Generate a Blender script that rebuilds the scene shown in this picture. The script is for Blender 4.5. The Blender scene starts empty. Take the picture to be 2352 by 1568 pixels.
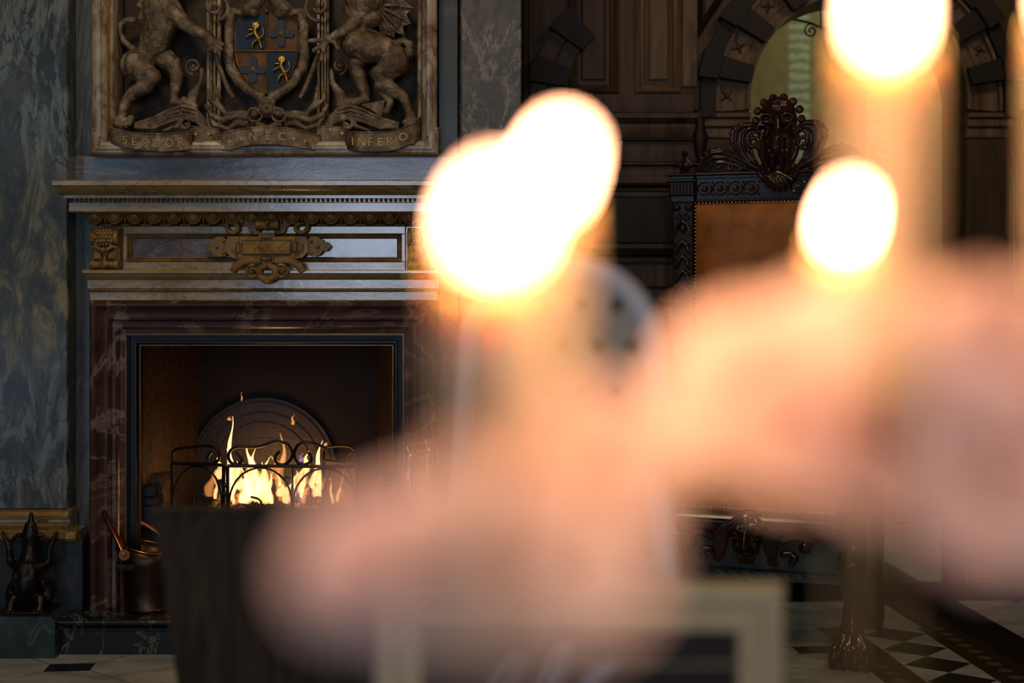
import bpy, bmesh, math, random
from mathutils import Vector, Matrix, Euler
random.seed(7)
PI = math.pi
scene = bpy.context.scene
COL = scene.collection

# ------------------------------------------------------------------ camera
LENS = 50.0
FPX = LENS / 36.0 * 2352.0          # focal length in pixels
CAMH = 1.24
HOR = 650.0                          # picture row of eye level
cam_d = bpy.data.cameras.new('camera')
cam = bpy.data.objects.new('camera', cam_d)
COL.objects.link(cam)
cam.location = (0, 0, CAMH)
cam.rotation_euler = (PI / 2, 0, 0)
cam_d.lens = LENS
cam_d.sensor_width = 36.0
cam_d.shift_y = -(784 - HOR) / 2352.0
cam_d.clip_start = 0.05
cam_d.dof.use_dof = True
cam_d.dof.focus_distance = 4.82
cam_d.dof.aperture_fstop = 1.22
scene.camera = cam

# ------------------------------------------------------------------ world, exposure
w = bpy.data.worlds.new('world')
scene.world = w
w.use_nodes = True
w.node_tree.nodes['Background'].inputs[0].default_value = (0.35, 0.45, 0.6, 1)
w.node_tree.nodes['Background'].inputs[1].default_value = 0.02
scene.view_settings.view_transform = 'Standard'
scene.view_settings.look = 'None'
scene.view_settings.exposure = 0.0
scene.view_settings.gamma = 1.0
scene.view_settings.use_curve_mapping = False
scene.cycles.use_denoising = True
scene.cycles.max_bounces = 8
scene.cycles.sample_clamp_indirect = 4.0
scene.cycles.caustics_reflective = False
scene.cycles.caustics_refractive = False


def area(name, loc, target, sx, sy, col, power):
    l = bpy.data.lights.new(name, 'AREA')
    l.shape = 'RECTANGLE'
    l.size = sx
    l.size_y = sy
    l.color = col
    l.energy = power
    o = bpy.data.objects.new(name, l)
    COL.objects.link(o)
    o.location = loc
    d = Vector(target) - Vector(loc)
    o.rotation_euler = d.to_track_quat('-Z', 'Y').to_euler()
    return o


# daylight through the two tall windows of the wall behind the photographer
area('window_light', (-1.22, -2.9, 1.85), (-1.22, 5, 1.85), 1.55, 1.8, (0.62, 0.77, 1.0), 42)
area('window_light', (-4.5, -2.9, 2.75), (-4.5, 5, 2.75), 1.4, 1.0, (0.42, 0.72, 0.95), 14)
area('window_light', (-4.5, -2.9, 0.45), (-4.5, 5, 0.45), 1.4, 0.8, (0.55, 0.72, 1.0), 15)
# warm lights out of view, the first two added as fill
area('unseen_warm_light', (-1.3, 2.0, 4.0), (-1.0, 5.0, 1.4), 0.7, 0.7, (1.0, 0.74, 0.42), 36)  # added to warm the marble of the chimneypiece
area('chair_fill_light', (0.8, -0.7, 2.5), (0.2, 3.0, 0.9), 0.5, 0.5, (1.0, 0.86, 0.72), 15)  # added to brighten the grey chair and the sign
area('unseen_warm_light', (2.0, 3.2, 3.7), (1.0, 5.5, 1.6), 0.5, 0.5, (1.0, 0.70, 0.42), 18)  # lamp out of view that warms the oak wall
# lamplight in the small room behind the arch
area('side_room_light', (2.3, 6.4, 3.0), (1.9, 7.4, 1.8), 0.6, 0.6, (1.0, 0.92, 0.62), 17)


# ------------------------------------------------------------------ picture <-> place
def X(px, d):
    return (px - 1176.0) / FPX * d


def Z(py, d):
    return CAMH - (py - HOR) / FPX * d


def P(px, py, d):
    return Vector((X(px, d), d, Z(py, d)))


# ------------------------------------------------------------------ materials
def new_mat(name):
    m = bpy.data.materials.new(name)
    m.use_nodes = True
    nt = m.node_tree
    b = nt.nodes['Principled BSDF']
    return m, nt, b


def ramp(nt, stops):
    r = nt.nodes.new('ShaderNodeValToRGB')
    el = r.color_ramp.elements
    while len(el) > 1:
        el.remove(el[-1])
    el[0].position = stops[0][0]
    el[0].color = tuple(stops[0][1]) + (1,)
    for p, c in stops[1:]:
        e = el.new(p)
        e.color = tuple(c) + (1,)
    return r


def noise(nt, vec, scale, detail=6, rough=0.55, dist=0.0):
    n = nt.nodes.new('ShaderNodeTexNoise')
    n.inputs['Scale'].default_value = scale
    n.inputs['Detail'].default_value = detail
    n.inputs['Roughness'].default_value = rough
    n.inputs['Distortion'].default_value = dist
    nt.links.new(vec, n.inputs['Vector'])
    return n


def coords(nt, stretch=(1, 1, 1), rot=(0, 0, 0), kind='Object'):
    tc = nt.nodes.new('ShaderNodeTexCoord')
    mp = nt.nodes.new('ShaderNodeMapping')
    mp.inputs['Scale'].default_value = stretch
    mp.inputs['Rotation'].default_value = rot
    nt.links.new(tc.outputs[kind], mp.inputs['Vector'])
    return mp.outputs['Vector']


def bump(nt, b, h, strength=0.3, dist=0.01):
    bp = nt.nodes.new('ShaderNodeBump')
    bp.inputs['Strength'].default_value = strength
    bp.inputs['Distance'].default_value = dist
    nt.links.new(h, bp.inputs['Height'])
    nt.links.new(bp.outputs['Normal'], b.inputs['Normal'])


def mathn(nt, op, a, b=None, c=None):
    n = nt.nodes.new('ShaderNodeMath')
    n.operation = op
    for i, v in enumerate((a, b, c)):
        if v is None:
            continue
        if isinstance(v, (int, float)):
            n.inputs[i].default_value = v
        else:
            nt.links.new(v, n.inputs[i])
    return n.outputs[0]


def mixc(nt, fac, a, b):
    n = nt.nodes.new('ShaderNodeMix')
    n.data_type = 'RGBA'
    for sock, v in ((n.inputs[0], fac), (n.inputs[6], a), (n.inputs[7], b)):
        if isinstance(v, (int, float)):
            sock.default_value = v
        elif isinstance(v, tuple):
            sock.default_value = v + (1,) if len(v) == 3 else v
        else:
            nt.links.new(v, sock)
    return n.outputs[2]


def marble(name, cols, vein, scale=4, vscale=3, vwidth=0.03, rough=0.25, stretch=(1, 1, 1), rot=(0, 0, 0), bmp=0.15, vein2=None, spec=0.5):
    m, nt, b = new_mat(name)
    v = coords(nt, stretch, rot)
    n = noise(nt, v, scale, 9, 0.62, 0.9)
    k = len(cols)
    r = ramp(nt, [(0.32 + 0.36 * i / (k - 1), c) for i, c in enumerate(cols)])
    nt.links.new(n.outputs['Fac'], r.inputs['Fac'])
    n2 = noise(nt, v, vscale, 7, 0.6, 1.2)
    a = mathn(nt, 'ABSOLUTE', mathn(nt, 'SUBTRACT', n2.outputs['Fac'], 0.5))
    f = mathn(nt, 'SUBTRACT', 1.0, mathn(nt, 'DIVIDE', a, vwidth))
    f = mathn(nt, 'MAXIMUM', f, 0.0)
    n3 = noise(nt, v, vscale * 0.7, 3, 0.5)
    f = mathn(nt, 'MULTIPLY', f, mathn(nt, 'MULTIPLY', n3.outputs['Fac'], 1.3))
    c = mixc(nt, f, r.outputs['Color'], vein)
    if vein2:
        n4 = noise(nt, v, vscale * 2.3, 6, 0.6, 1.5)
        a2 = mathn(nt, 'ABSOLUTE', mathn(nt, 'SUBTRACT', n4.outputs['Fac'], 0.5))
        f2 = mathn(nt, 'MAXIMUM', mathn(nt, 'SUBTRACT', 1.0, mathn(nt, 'DIVIDE', a2, vwidth * 0.5)), 0.0)
        c = mixc(nt, f2, c, vein2)
    if name.startswith('blue_grey_veined'):
        sp = nt.nodes.new('ShaderNodeSeparateXYZ')
        tcc = nt.nodes.new('ShaderNodeTexCoord')
        nt.links.new(tcc.outputs['Object'], sp.inputs[0])
        wob = mathn(nt, 'MULTIPLY', mathn(nt, 'SUBTRACT', n3.outputs['Fac'], 0.5), 0.9)
        zz = mathn(nt, 'ADD', sp.outputs['Z'], wob)
        fz_ = mathn(nt, 'SUBTRACT', 1.0, mathn(nt, 'DIVIDE', mathn(nt, 'ABSOLUTE', mathn(nt, 'SUBTRACT', zz, 1.36)), 0.42))
        fz_ = mathn(nt, 'MULTIPLY', mathn(nt, 'MINIMUM', mathn(nt, 'MULTIPLY', mathn(nt, 'MAXIMUM', fz_, 0.0), 2.0), 0.9), 1.0)
        ro = ramp(nt, [(0.36, (0.012, 0.011, 0.006)), (0.5, (0.05, 0.043, 0.016)), (0.62, (0.20, 0.17, 0.06))])
        nt.links.new(noise(nt, v, 7, 8, 0.7, 1.5).outputs['Fac'], ro.inputs['Fac'])
        ol = ro.outputs['Color']
        c = mixc(nt, fz_, c, ol)
    nt.links.new(c, b.inputs['Base Color'])
    rr = nt.nodes.new('ShaderNodeMapRange')
    rr.inputs['To Min'].default_value = max(0.05, rough - 0.1)
    rr.inputs['To Max'].default_value = rough + 0.15
    nt.links.new(n3.outputs['Fac'], rr.inputs['Value'])
    nt.links.new(rr.outputs[0], b.inputs['Roughness'])
    b.inputs['Specular IOR Level'].default_value = spec
    if spec >= 0.7:
        b.inputs['IOR'].default_value = 1.7
    nb = noise(nt, v, scale * 6, 5, 0.7)
    bump(nt, b, nb.outputs['Fac'], bmp, 0.004)
    return m


def plain(name, col, rough=0.4, metal=0.0, var=0.25, scale=20, bmp=0.0, spec=0.5, coat=0.0, sub=0.0):
    m, nt, b = new_mat(name)
    v = coords(nt)
    n = noise(nt, v, scale, 5, 0.6)
    lo = tuple(max(0, c * (1 - var)) for c in col)
    hi = tuple(min(1, c * (1 + var)) for c in col)
    r = ramp(nt, [(0.3, lo), (0.7, hi)])
    nt.links.new(n.outputs['Fac'], r.inputs['Fac'])
    nt.links.new(r.outputs['Color'], b.inputs['Base Color'])
    b.inputs['Roughness'].default_value = rough
    b.inputs['Metallic'].default_value = metal
    b.inputs['Specular IOR Level'].default_value = spec
    b.inputs['Coat Weight'].default_value = coat
    b.inputs['Coat Roughness'].default_value = 0.12
    if sub:
        b.inputs['Subsurface Weight'].default_value = sub
        b.inputs['Subsurface Radius'].default_value = (0.05, 0.022, 0.010)
        b.inputs['Subsurface Scale'].default_value = 1.0
    if bmp:
        bump(nt, b, n.outputs['Fac'], bmp, 0.005)
    return m


def wood(name, c1, c2, rough=0.35, grain=(30, 30, 2), coat=0.2, bmp=0.15):
    m, nt, b = new_mat(name)
    v = coords(nt, grain)
    n = noise(nt, v, 1.0, 7, 0.65, 0.6)
    r = ramp(nt, [(0.3, c1), (0.72, c2)])
    nt.links.new(n.outputs['Fac'], r.inputs['Fac'])
    nt.links.new(r.outputs['Color'], b.inputs['Base Color'])
    b.inputs['Roughness'].default_value = rough
    b.inputs['Specular IOR Level'].default_value = 0.22 if coat == 0 else 0.3
    b.inputs['Coat Weight'].default_value = coat
    b.inputs['Coat Roughness'].default_value = 0.12
    bump(nt, b, n.outputs['Fac'], bmp, 0.003)
    return m


def emit(name, col, strength, edge=None, soft=0.0):
    """a luminous flame: brightest where it is thickest"""
    m = bpy.data.materials.new(name)
    m.use_nodes = True
    nt = m.node_tree
    nt.nodes.remove(nt.nodes['Principled BSDF'])
    out = nt.nodes['Material Output']
    e = nt.nodes.new('ShaderNodeEmission')
    e.inputs[0].default_value = tuple(col) + (1,)
    e.inputs[1].default_value = strength
    if edge is None:      # luminous gas: glows and lets light pass
        t = nt.nodes.new('ShaderNodeBsdfTransparent')
        ad = nt.nodes.new('ShaderNodeAddShader')
        nt.links.new(e.outputs[0], ad.inputs[0])
        nt.links.new(t.outputs[0], ad.inputs[1])
        nt.links.new(ad.outputs[0], out.inputs[0])
        return m
    lw = nt.nodes.new('ShaderNodeLayerWeight')
    lw.inputs[0].default_value = 0.5
    c = mixc(nt, lw.outputs['Facing'], tuple(col), tuple(edge))
    nt.links.new(c, e.inputs[0])
    k = mathn(nt, 'POWER', mathn(nt, 'SUBTRACT', 1.0, lw.outputs['Facing']), 1.0 + soft)
    nt.links.new(mathn(nt, 'MULTIPLY', k, strength), e.inputs[1])
    t = nt.nodes.new('ShaderNodeBsdfTransparent')
    ad = nt.nodes.new('ShaderNodeAddShader')
    nt.links.new(e.outputs[0], ad.inputs[0])
    nt.links.new(t.outputs[0], ad.inputs[1])
    nt.links.new(ad.outputs[0], out.inputs[0])
    return m


M = {}
M['pilaster'] = marble('blue_grey_veined_marble', [(0.005, 0.006, 0.006), (0.026, 0.023, 0.020), (0.014, 0.015, 0.014), (0.07, 0.06, 0.032), (0.03, 0.032, 0.030)],
                       (0.17, 0.20, 0.19), 4.2, 2.6, 0.06, 0.24, (1.4, 1.4, 0.55), (0, 0.18, 0), 0.25, (0.015, 0.015, 0.018))
M['pilaster_r'] = marble('mauve_grey_breccia_marble', [(0.03, 0.04, 0.036), (0.11, 0.085, 0.08), (0.05, 0.055, 0.05), (0.15, 0.12, 0.115)],
                         (0.30, 0.24, 0.22), 5.5, 2.2, 0.03, 0.4, (1.2, 1.2, 0.7), (0, -0.3, 0), 0.15, (0.02, 0.03, 0.03))
M['strip'] = marble('blue_grey_stone', [(0.02, 0.024, 0.026), (0.035, 0.042, 0.046), (0.055, 0.06, 0.062)], (0.1, 0.12, 0.13), 5, 3, 0.03, 0.32, (2, 2, 0.5), bmp=0.2)
M['rail'] = marble('red_brown_grey_marble', [(0.028, 0.02, 0.02), (0.07, 0.045, 0.04), (0.06, 0.065, 0.07)], (0.22, 0.18, 0.16), 4, 3, 0.02, 0.22, (0.6, 1, 2), bmp=0.2, spec=0.7)
M['yellow'] = marble('honey_yellow_marble', [(0.15, 0.085, 0.018), (0.30, 0.19, 0.055), (0.38, 0.275, 0.12)], (0.03, 0.02, 0.012), 5, 6, 0.02, 0.17, (0.7, 1, 1.6), bmp=0.12, vein2=(0.36, 0.29, 0.2), spec=0.8)
M['yellow_dk'] = marble('brown_honey_marble', [(0.10, 0.050, 0.010), (0.22, 0.12, 0.032), (0.30, 0.18, 0.06)], (0.02, 0.012, 0.008), 8, 6, 0.02, 0.36, bmp=0.12, spec=0.3)
M['honey_flat'] = marble('matt_honey_marble', [(0.12, 0.06, 0.012), (0.26, 0.145, 0.035), (0.36, 0.22, 0.07)], (0.03, 0.018, 0.008), 9, 6, 0.02, 0.5, bmp=0.2, spec=0.15)
M['violet'] = marble('violet_brown_breccia', [(0.05, 0.025, 0.02), (0.10, 0.06, 0.06), (0.13, 0.085, 0.07), (0.07, 0.055, 0.06)], (0.24, 0.17, 0.13), 7, 5, 0.025, 0.11, bmp=0.1, spec=0.9)
M['red'] = marble('red_brown_marble', [(0.016, 0.008, 0.007), (0.055, 0.022, 0.018), (0.085, 0.045, 0.035)], (0.22, 0.16, 0.13), 5, 4, 0.035, 0.2, (0.8, 1, 0.8), bmp=0.12)
M['white'] = marble('cream_red_veined_marble', [(0.16, 0.10, 0.055), (0.36, 0.30, 0.22), (0.46, 0.41, 0.34)], (0.10, 0.028, 0.018), 6, 3.6, 0.05, 0.3, (1.3, 1, 0.8), bmp=0.12)
M['carved'] = marble('carved_brown_cream_marble', [(0.05, 0.025, 0.011), (0.15, 0.10, 0.055), (0.36, 0.29, 0.20)], (0.035, 0.016, 0.008), 16, 9, 0.07, 0.34, bmp=0.9, spec=0.6)  # own cream mottling, its light tone raised to stand for window highlights
M['carved_dk'] = marble('dark_carved_marble', [(0.014, 0.010, 0.008), (0.04, 0.027, 0.018), (0.075, 0.055, 0.035)], (0.02, 0.012, 0.01), 9, 5, 0.05, 0.5, bmp=0.2, spec=0.2)
M['black_stone'] = marble('blue_black_slate', [(0.004, 0.006, 0.008), (0.010, 0.013, 0.017), (0.015, 0.019, 0.024)], (0.03, 0.035, 0.04), 4, 2.5, 0.01, 0.45, bmp=0.1)
M['hearth'] = marble('black_marble_white_veins', [(0.003, 0.004, 0.005), (0.008, 0.010, 0.011), (0.010, 0.013, 0.014)], (0.16, 0.15, 0.12), 5, 2.4, 0.010, 0.2, (1, 1, 1.5), (0, 0.6, 0), bmp=0.05)
M['green'] = marble('dark_green_marble', [(0.006, 0.016, 0.014), (0.018, 0.038, 0.032), (0.04, 0.065, 0.056)], (0.10, 0.14, 0.12), 7, 5, 0.02, 0.3, bmp=0.1)
M['bronze'] = plain('dark_bronze', (0.018, 0.013, 0.010), 0.38, 0.6, 0.4, 30, 0.1)
M['black_metal'] = plain('black_iron', (0.008, 0.008, 0.009), 0.42, 0.5, 0.3, 30, 0.1)
M['surround'] = plain('black_enamelled_metal', (0.006, 0.007, 0.009), 0.3, 0.3, 0.3, 20, 0.05)
M['brass_lip'] = plain('dull_brass', (0.22, 0.11, 0.035), 0.3, 1.0, 0.3, 20)
M['copper'] = plain('aged_copper', (0.30, 0.11, 0.055), 0.28, 1.0, 0.45, 9, 0.1)
M['copper_dk'] = plain('tarnished_copper', (0.055, 0.032, 0.02), 0.35, 0.9, 0.5, 9, 0.1)
M['steel'] = plain('polished_steel', (0.4, 0.36, 0.3), 0.2, 1.0, 0.15, 20)
M['panel'] = wood('aged_oak_panelling', (0.018, 0.010, 0.005), (0.075, 0.044, 0.024), 0.45, (25, 25, 1.6), 0.0)
M['panel_lt'] = wood('worn_oak_moulding', (0.045, 0.026, 0.014), (0.15, 0.095, 0.056), 0.45, (20, 20, 2.0), 0.0)
M['panel_dk'] = wood('dark_and_shaded_oak', (0.004, 0.0025, 0.002), (0.014, 0.008, 0.005), 0.5, (25, 25, 1.6), 0.0)  # own dark tone; also paints shade on outer arch moulding and wall foot
M['mahog'] = wood('polished_dark_mahogany', (0.010, 0.004, 0.0022), (0.036, 0.014, 0.007), 0.17, (14, 14, 3), 0.03, 0.08)
M['leather'] = plain('tan_leather', (0.28, 0.095, 0.02), 0.5, 0, 0.42, 7, 0.12, 0.25)
M['nail'] = plain('brass_nail', (0.55, 0.38, 0.16), 0.25, 1.0, 0.1, 40)
M['gold'] = plain('gilding', (0.42, 0.25, 0.05), 0.33, 0.85, 0.35, 40, 0.1)
M['grey_green'] = plain('wood_with_window_sheen', (0.10, 0.12, 0.105), 0.3, 0, 0.3, 12)  # window reflection on the stretcher put into the colour as grey-green
M['gold_dk'] = plain('worn_gilding', (0.22, 0.13, 0.03), 0.4, 0.7, 0.4, 30, 0.1)
M['gold_mid'] = plain('letter_gilding', (0.34, 0.22, 0.05), 0.4, 0.35, 0.3, 30, 0.1)
M['blue'] = plain('deep_blue_enamel', (0.008, 0.022, 0.05), 0.4, 0, 0.4, 12, 0, 0.2)
M['tan'] = plain('tan_enamel', (0.13, 0.055, 0.018), 0.4, 0, 0.6, 14, 0, 0.2)
M['sable'] = plain('black_blue_enamel', (0.008, 0.010, 0.018), 0.3, 0, 0.3, 12)
M['plaster'] = plain('dim_plaster', (0.10, 0.085, 0.07), 0.8, 0, 0.1, 3)
M['wax'] = plain('ivory_wax', (0.95, 0.64, 0.38), 0.45, 0, 0.04, 20, 0, 0.4, 0, 0.6)
M['wick'] = plain('charred_wick', (0.02, 0.015, 0.012), 0.9)
M['rose'] = plain('peach_petal', (0.88, 0.60, 0.47), 0.55, 0, 0.06, 30, 0.05, 0.3)
M['rose2'] = plain('blush_pink_petal', (0.86, 0.58, 0.50), 0.55, 0, 0.06, 30, 0.05, 0.3)
M['leafm'] = plain('rose_leaf', (0.05, 0.10, 0.03), 0.5, 0, 0.3, 30)
M['cand'] = plain('brushed_gold_metal', (0.75, 0.42, 0.18), 0.35, 1.0, 0.12, 20)
M['grey_frame'] = plain('silver_grey_painted_wood', (0.52, 0.52, 0.57), 0.5, 0, 0.12, 12)
M['grey_cloth'] = plain('taupe_velvet', (0.42, 0.35, 0.30), 0.9, 0, 0.15, 25)
M['dk_button'] = plain('brown_button', (0.05, 0.035, 0.03), 0.7)
M['brown_cloth'] = marble('dark_brown_waxed_wood', [(0.018, 0.012, 0.007), (0.034, 0.023, 0.014), (0.05, 0.035, 0.022)], (0.07, 0.05, 0.035), 3, 3, 0.02, 0.65, (4, 4, 0.6), bmp=0.1, spec=0.15)
M['cream'] = plain('cream_gold_frame', (0.46, 0.38, 0.24), 0.5, 0, 0.15, 6)
M['chalk'] = plain('dark_brown_board', (0.012, 0.007, 0.005), 0.5, 0, 0.3, 4)
M['ink'] = plain('white_ink', (0.34, 0.32, 0.42), 0.7)
M['linen'] = plain('white_linen', (0.35, 0.31, 0.27), 0.8)
M['flame_core'] = emit('candle_flame', (1.0, 0.46, 0.25), 30)
M['fire'] = emit('fire_flame', (1.0, 0.55, 0.20), 1.5, (1.0, 0.22, 0.03), 1.2)
M['fire_dim'] = emit('fire_flame_thin', (1.0, 0.38, 0.10), 0.5, (0.9, 0.15, 0.02), 1.5)
M['fire_violet'] = emit('violet_flame', (0.55, 0.30, 0.75), 0.25, (0.4, 0.12, 0.4), 1.5)

# soot-dark cast iron lining of the firebox
def cast_iron():
    m, nt, b = new_mat('cast_iron_relief')
    v = coords(nt, (1, 1, 0.55))
    n = noise(nt, v, 20, 3, 0.5, 2.5)
    vo = nt.nodes.new('ShaderNodeTexVoronoi')
    vo.feature = 'DISTANCE_TO_EDGE'
    vo.inputs['Scale'].default_value = 16
    nt.links.new(v, vo.inputs['Vector'])
    h = mathn(nt, 'ADD', n.outputs['Fac'], mathn(nt, 'MINIMUM', vo.outputs['Distance'], 0.12))
    r = ramp(nt, [(0.3, (0.012, 0.008, 0.006)), (0.8, (0.05, 0.028, 0.016))])
    nt.links.new(n.outputs['Fac'], r.inputs['Fac'])
    nt.links.new(r.outputs['Color'], b.inputs['Base Color'])
    b.inputs['Roughness'].default_value = 0.5
    bump(nt, b, h, 0.6, 0.012)
    return m


M['cast'] = cast_iron()
M['fireback'] = plain('sooty_fireback_iron', (0.012, 0.006, 0.003), 0.42, 0.3, 0.5, 60, 0.5)
M['cast_dk'] = plain('sooty_black_iron', (0.008, 0.004, 0.003), 0.6, 0.0, 0.6, 12, 0.3, 0.2)


def log_mat():
    m, nt, b = new_mat('burning_bark')
    v = coords(nt, (1, 1, 1))
    vo = nt.nodes.new('ShaderNodeTexVoronoi')
    vo.feature = 'DISTANCE_TO_EDGE'
    vo.inputs['Scale'].default_value = 28
    n = noise(nt, v, 9, 4, 0.6, 1.0)
    mx = nt.nodes.new('ShaderNodeVectorMath')
    mx.operation = 'ADD'
    nt.links.new(v, mx.inputs[0])
    sc = nt.nodes.new('ShaderNodeVectorMath')
    sc.operation = 'SCALE'
    sc.inputs['Scale'].default_value = 0.05
    nt.links.new(n.outputs['Color'], sc.inputs[0])
    nt.links.new(sc.outputs[0], mx.inputs[1])
    nt.links.new(mx.outputs[0], vo.inputs['Vector'])
    r = ramp(nt, [(0.0, (0.02, 0.01, 0.006)), (0.06, (0.05, 0.025, 0.012)), (0.14, (0.5, 0.33, 0.20)), (0.5, (0.6, 0.42, 0.28))])
    nt.links.new(vo.outputs['Distance'], r.inputs['Fac'])
    nt.links.new(r.outputs['Color'], b.inputs['Base Color'])
    b.inputs['Roughness'].default_value = 0.8
    bump(nt, b, vo.outputs['Distance'], 0.8, 0.02)
    # embers glow in patches
    n2 = noise(nt, v, 7, 3, 0.5)
    g = ramp(nt, [(0.52, (0, 0, 0)), (0.72, (1, 1, 1))])
    nt.links.new(n2.outputs['Fac'], g.inputs['Fac'])
    b.inputs['Emission Color'].default_value = (1.0, 0.24, 0.04, 1)
    nt.links.new(mathn(nt, 'MULTIPLY', g.outputs['Color'], 1.1), b.inputs['Emission Strength'])
    return m


M['log'] = log_mat()
M['ash'] = plain('charred_bark', (0.03, 0.018, 0.012), 0.9, 0, 0.4, 40, 0.5)


def mesh_mat():
    m, nt, b = new_mat('woven_wire_mesh')
    tc = nt.nodes.new('ShaderNodeTexCoord')
    sp = nt.nodes.new('ShaderNodeSeparateXYZ')
    nt.links.new(tc.outputs['Object'], sp.inputs[0])
    a = mathn(nt, 'ADD', sp.outputs['X'], sp.outputs['Z'])
    c = mathn(nt, 'SUBTRACT', sp.outputs['X'], sp.outputs['Z'])
    fs = []
    for q in (a, c):
        f = mathn(nt, 'FRACT', mathn(nt, 'MULTIPLY', q, 170.0))
        fs.append(mathn(nt, 'LESS_THAN', f, 0.26))
    f = mathn(nt, 'MAXIMUM', fs[0], fs[1])
    b.inputs['Base Color'].default_value = (0.10, 0.06, 0.035, 1)
    b.inputs['Metallic'].default_value = 0.7
    b.inputs['Roughness'].default_value = 0.4
    nt.links.new(f, b.inputs['Alpha'])
    return m


M['mesh'] = mesh_mat()


def floor_mat():
    m, nt, b = new_mat('white_marble_floor_with_mosaic_border')
    tc = nt.nodes.new('ShaderNodeTexCoord')
    sp = nt.nodes.new('ShaderNodeSeparateXYZ')
    nt.links.new(tc.outputs['Object'], sp.inputs[0])
    x, y = sp.outputs['X'], sp.outputs['Y']
    u = mathn(nt, 'ADD', x, mathn(nt, 'MULTIPLY', mathn(nt, 'SUBTRACT', y, 4.5), 0.09))
    v = mathn(nt, 'SUBTRACT', y, mathn(nt, 'MULTIPLY', x, 0.09))
    mar = noise(nt, coords(nt, (1, 1.6, 1)), 5, 8, 0.6, 1.0)
    rm = ramp(nt, [(0.35, (0.20, 0.21, 0.21)), (0.6, (0.34, 0.36, 0.36)), (0.7, (0.40, 0.41, 0.40))])
    nt.links.new(mar.outputs['Fac'], rm.inputs['Fac'])
    c = rm.outputs['Color']

    def band(q, lo, hi):
        return mathn(nt, 'MULTIPLY', mathn(nt, 'GREATER_THAN', q, lo), mathn(nt, 'LESS_THAN', q, hi))

    # slabs with a small black lozenge where their corners meet
    P_ = 0.62
    fx = mathn(nt, 'SUBTRACT', mathn(nt, 'FRACT', mathn(nt, 'DIVIDE', mathn(nt, 'ADD', u, 1.42 + 0.31 + 3.1), P_)), 0.5)
    fy = mathn(nt, 'SUBTRACT', mathn(nt, 'FRACT', mathn(nt, 'DIVIDE', mathn(nt, 'ADD', v, -4.72 + 0.31 + 6.2), P_)), 0.5)
    ax, ay = mathn(nt, 'ABSOLUTE', fx), mathn(nt, 'ABSOLUTE', fy)
    dot = mathn(nt, 'MULTIPLY', mathn(nt, 'LESS_THAN', ax, 0.118), mathn(nt, 'LESS_THAN', ay, 0.075))
    diag = mathn(nt, 'ABSOLUTE', mathn(nt, 'SUBTRACT', ax, mathn(nt, 'ADD', ay, 0.043)))
    joint = mathn(nt, 'LESS_THAN', diag, 0.004)
    c = mixc(nt, joint, c, (0.03, 0.03, 0.03))
    c = mixc(nt, dot, c, (0.006, 0.005, 0.004))
    # brown border band with discs and a lozenge chequer
    brown = (0.020, 0.010, 0.005)
    near = mathn(nt, 'LESS_THAN', y, 5.12)
    c = mixc(nt, mathn(nt, 'MULTIPLY', band(u, 1.15, 1.54), near), c, brown)
    c = mixc(nt, band(u, 1.53, 1.66), c, brown)
    dv = mathn(nt, 'ABSOLUTE', mathn(nt, 'SUBTRACT', mathn(nt, 'FRACT', mathn(nt, 'DIVIDE', mathn(nt, 'ADD', v, 0.125), 0.197)), 0.5))
    du = mathn(nt, 'ABSOLUTE', mathn(nt, 'DIVIDE', mathn(nt, 'SUBTRACT', u, 1.3965), 0.229))
    dia = mathn(nt, 'LESS_THAN', mathn(nt, 'ADD', dv, du), 0.5)
    inb = mathn(nt, 'MULTIPLY', band(u, 1.282, 1.511), near)
    c = mixc(nt, inb, c, rm.outputs['Color'])
    c = mixc(nt, mathn(nt, 'MULTIPLY', inb, dia), c, (0.010, 0.006, 0.004))
    for cu in (1.207, 1.584):
        a = mathn(nt, 'POWER', mathn(nt, 'SUBTRACT', u, cu), 2.0)
        q = mathn(nt, 'MULTIPLY', mathn(nt, 'SUBTRACT', mathn(nt, 'FRACT', mathn(nt, 'DIVIDE', v, 0.0795)), 0.5), 0.0795)
        d2 = mathn(nt, 'ADD', a, mathn(nt, 'POWER', q, 2.0))
        disc = mathn(nt, 'LESS_THAN', d2, 0.024 ** 2)
        if cu < 1.5:
            disc = mathn(nt, 'MULTIPLY', disc, near)
        c = mixc(nt, disc, c, (0.10, 0.055, 0.022))
    c = mixc(nt, band(u, 1.66, 1.83), c, (0.004, 0.003, 0.003))
    nt.links.new(c, b.inputs['Base Color'])
    b.inputs['Roughness'].default_value = 0.4
    bump(nt, b, mar.outputs['Fac'], 0.05, 0.002)
    return m


M['floor'] = floor_mat()


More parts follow.
